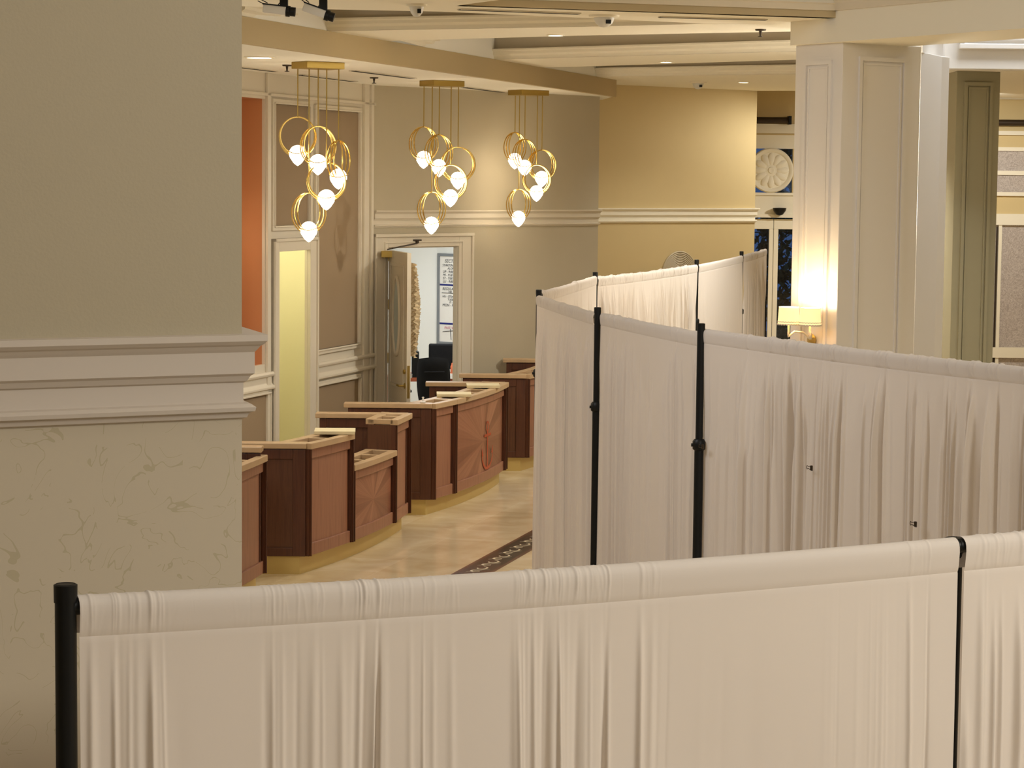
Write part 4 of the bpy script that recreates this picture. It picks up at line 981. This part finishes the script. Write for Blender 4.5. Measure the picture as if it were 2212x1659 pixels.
drape((p1.x + .0, 4.31), (p1b.x, 5.235), 'nearest white curtain spanning most of the bottom of the picture', 7, ds=.0016, amp=.56,
      zr_a=at_y(165, 1311, 4.31).z, zr_b=at_y(2045, 1179, 5.24).z, ga=.0215, gb=.008, smooth_zones=((1.28, 1.93),), dens=.9, clusters=((.10, .06, 9, .012), (.17, .02, 5, .014), (.46, .07, 8, .009), (.60, .05, 12, .014), (.70, .10, 8, .010), (1.0, .07, 16, .013), (1.12, .05, 8, .012), (1.28, .05, 10, .008), (1.72, .03, 4, .014), (1.85, .08, 10, .012), (1.95, .04, 6, .01)), cross_lab='black crossbar hidden in the sleeve of the nearest white curtain', sag=.010)
e2 = Vector((2.9, 7.25))
drape((p1b.x, 5.235), (p1b.x + 1.05, 5.86), 'white curtain cut off at the lower right corner of the picture', 11, ds=.003,
      zr_a=at_y(2080, 1177, 5.25).z, zr_b=at_y(2080, 1177, 5.25).z, ga=.008, cross_lab='black crossbar in the sleeve of the lower right corner curtain', sag=.004)
zr = lambda p, py, px: at_y(px, py, p.y).z
drape((p2.x, p2.y), (2.45, 9.72), 'white curtain right of the thickest upright, running off the right edge', 23, ds=.0035, dens=1.9, amp=1.7, noff=-.025, ga=.012,
      zr_a=zr(p2, 719, 1530), zr_b=zr(p2, 719, 1530), smooth_zones=((.0, .35), (.45, .6)), cross_lab='black crossbar in the sleeve of the curtain at the right edge', sag=.012)
drape((p3.x, p3.y), (p2.x, p2.y), 'white curtain between the two big uprights in the middle of the picture', 31, ds=.004, dens=1.5, amp=1.7, noff=-.03, sag=.004,
      zr_a=zr(p3, 683, 1295), zr_b=zr(p2, 728, 1505), cross_lab='black crossbar of the middle curtain left of the thickest upright')
drape((p4.x, p4.y), (p3.x, p3.y), 'white curtain just right of the left corner upright, facing the camera', 37, ds=.0045, dens=1.4, amp=1.6, sag=.004,
      zr_a=zr(p4, 644, 1168), zr_b=zr(p3, 684, 1285), cross_lab='black crossbar of the curtain at the left corner', ga=.0)
drape((p4.x, p4.y), (p5.x, p5.y), 'short white curtain seen behind the left corner of the curtain wall', 41, ds=.006, dens=1.4, amp=1.4, sag=.004,
      zr_a=zr(p4, 638, 1170), zr_b=zr(p5, 601, 1284), cross_lab='black crossbar of the short curtain behind the left corner')
drape((p5.x, p5.y), (p6.x, p6.y), 'brightly lit gathered white curtain of the farthest row, below the medallion', 43, ds=.006, dens=2.2, amp=1.6,
      zr_a=zr(p5, 605, 1294), zr_b=zr(p6, 576, 1500), cross_lab='black crossbar of the brightly lit gathered far curtain')
drape((p6.x, p6.y), (p7.x, p7.y), 'smooth flat white curtain of the farthest row', 47, ds=.008, dens=.3, amp=.5, sag=.004,
      zr_a=zr(p6, 577, 1512), zr_b=zr(p7, 556, 1600), cross_lab='black crossbar of the smooth far curtain')
drape((p7.x, p7.y), (p8.x, p8.y), 'narrow-looking gathered white curtain at the far end before the glass doors', 53, ds=.008, dens=1.8, amp=1.5,
      zr_a=zr(p7, 556, 1606), zr_b=zr(p8, 541, 1651), cross_lab='black crossbar of the last curtain before the glass doors')
# binder clips on the right curtain
WP = Wall((p2.x, p2.y), (2.45, 9.72))
for (px, py, lb) in ((1530, 964, 'small binder clip on the curtain beside the thickest upright'), (1765, 1010, 'small binder clip on the right curtain, the upper one in mid panel'), (1990, 1131, 'small binder clip on the right curtain, low near the front curtain sleeve')):
    s_, z_ = WP.sz(px, py); p = WP.P(s_, z_, .035); t = thing('binder_clip', lb, 'clip', p, 'binder clips on the curtain')
    Rc = Matrix((WP.d, Vector((0, 0, 1)), WP.n)).transposed()
    mb = MB(); mb.box(p, (.003, .012, .006), Rc); mb.build('clip_body', M_bronze, t)
    mb = MB(); q3 = lambda u, v: p + Rc @ Vector((u, v, .004)); mb.tube([q3(-.004, .008), q3(-.02, .005), q3(-.03, .009), q3(-.034, 0), q3(-.03, -.009), q3(-.02, -.005), q3(-.004, -.008)], .0018, 5); mb.build('wire_handle', M_bronze, t)
    mb = MB(); mb.tube([q3(.004, .012), q3(.016, .012), q3(.016, -.012), q3(.004, -.012)], .0018, 5); mb.build('wire_handle', M_bronze, t)

# ------------------------------------------------------------------ outside the entrance
mb = MB(); mb.box((5, 42, -.06), (12, 8, .05)); struct(mb, 'floor_outside', mat('paving_outside', (70, 80, 96), .7))
rnd = random.Random(9)
for k, (x, y, s_, h) in enumerate(((3.3, 38.6, .9, 3.3), (4.9, 40.6, 1.0, 4.2), (7.0, 42.5, 1.1, 3.4), (2.0, 42.5, 1.1, 4.2))):
    t = thing('garden_shrub', ['dark shrub outside seen through the left glass door', 'tall dark shrub outside behind the right glass door', 'dark shrub outside, right of the glass doors', 'dark shrub outside, left of the glass doors'][k], 'shrub', (x, y, 0), 'shrubs outside the doors')
    mb = MB()
    for j in range(2600):
        a, b_, r_ = rnd.uniform(0, 2 * PI), rnd.uniform(0, 1), rnd.uniform(.5, 1)
        c = Vector((x + s_ * .7 * r_ * math.cos(a) * math.sin(PI * b_ * .9 + .2), y + s_ * .7 * r_ * math.sin(a), .2 + b_ * (h - .3)))
        u = Vector((rnd.uniform(-1, 1), rnd.uniform(-1, 1), rnd.uniform(-1, 1))).normalized() * .09; v = u.cross(Vector((rnd.uniform(-1, 1), rnd.uniform(-1, 1), 1))).normalized() * .05
        mb.add([c - u, c + v, c + u, c - v], [(0, 1, 2, 3)])
    mb.build('foliage', M_leaf, t)
    mb = MB(); mb.tube([(x, y, 0), (x + .03, y, h * .8)], [.05, .02], 8); mb.build('stem', M_bronze, t)
light('outside_point_light', 'POINT', (4.5, 37.5, 3.2), 40, (.55, .75, 1), .2)  # bluish point light outside the doors, no fixture built
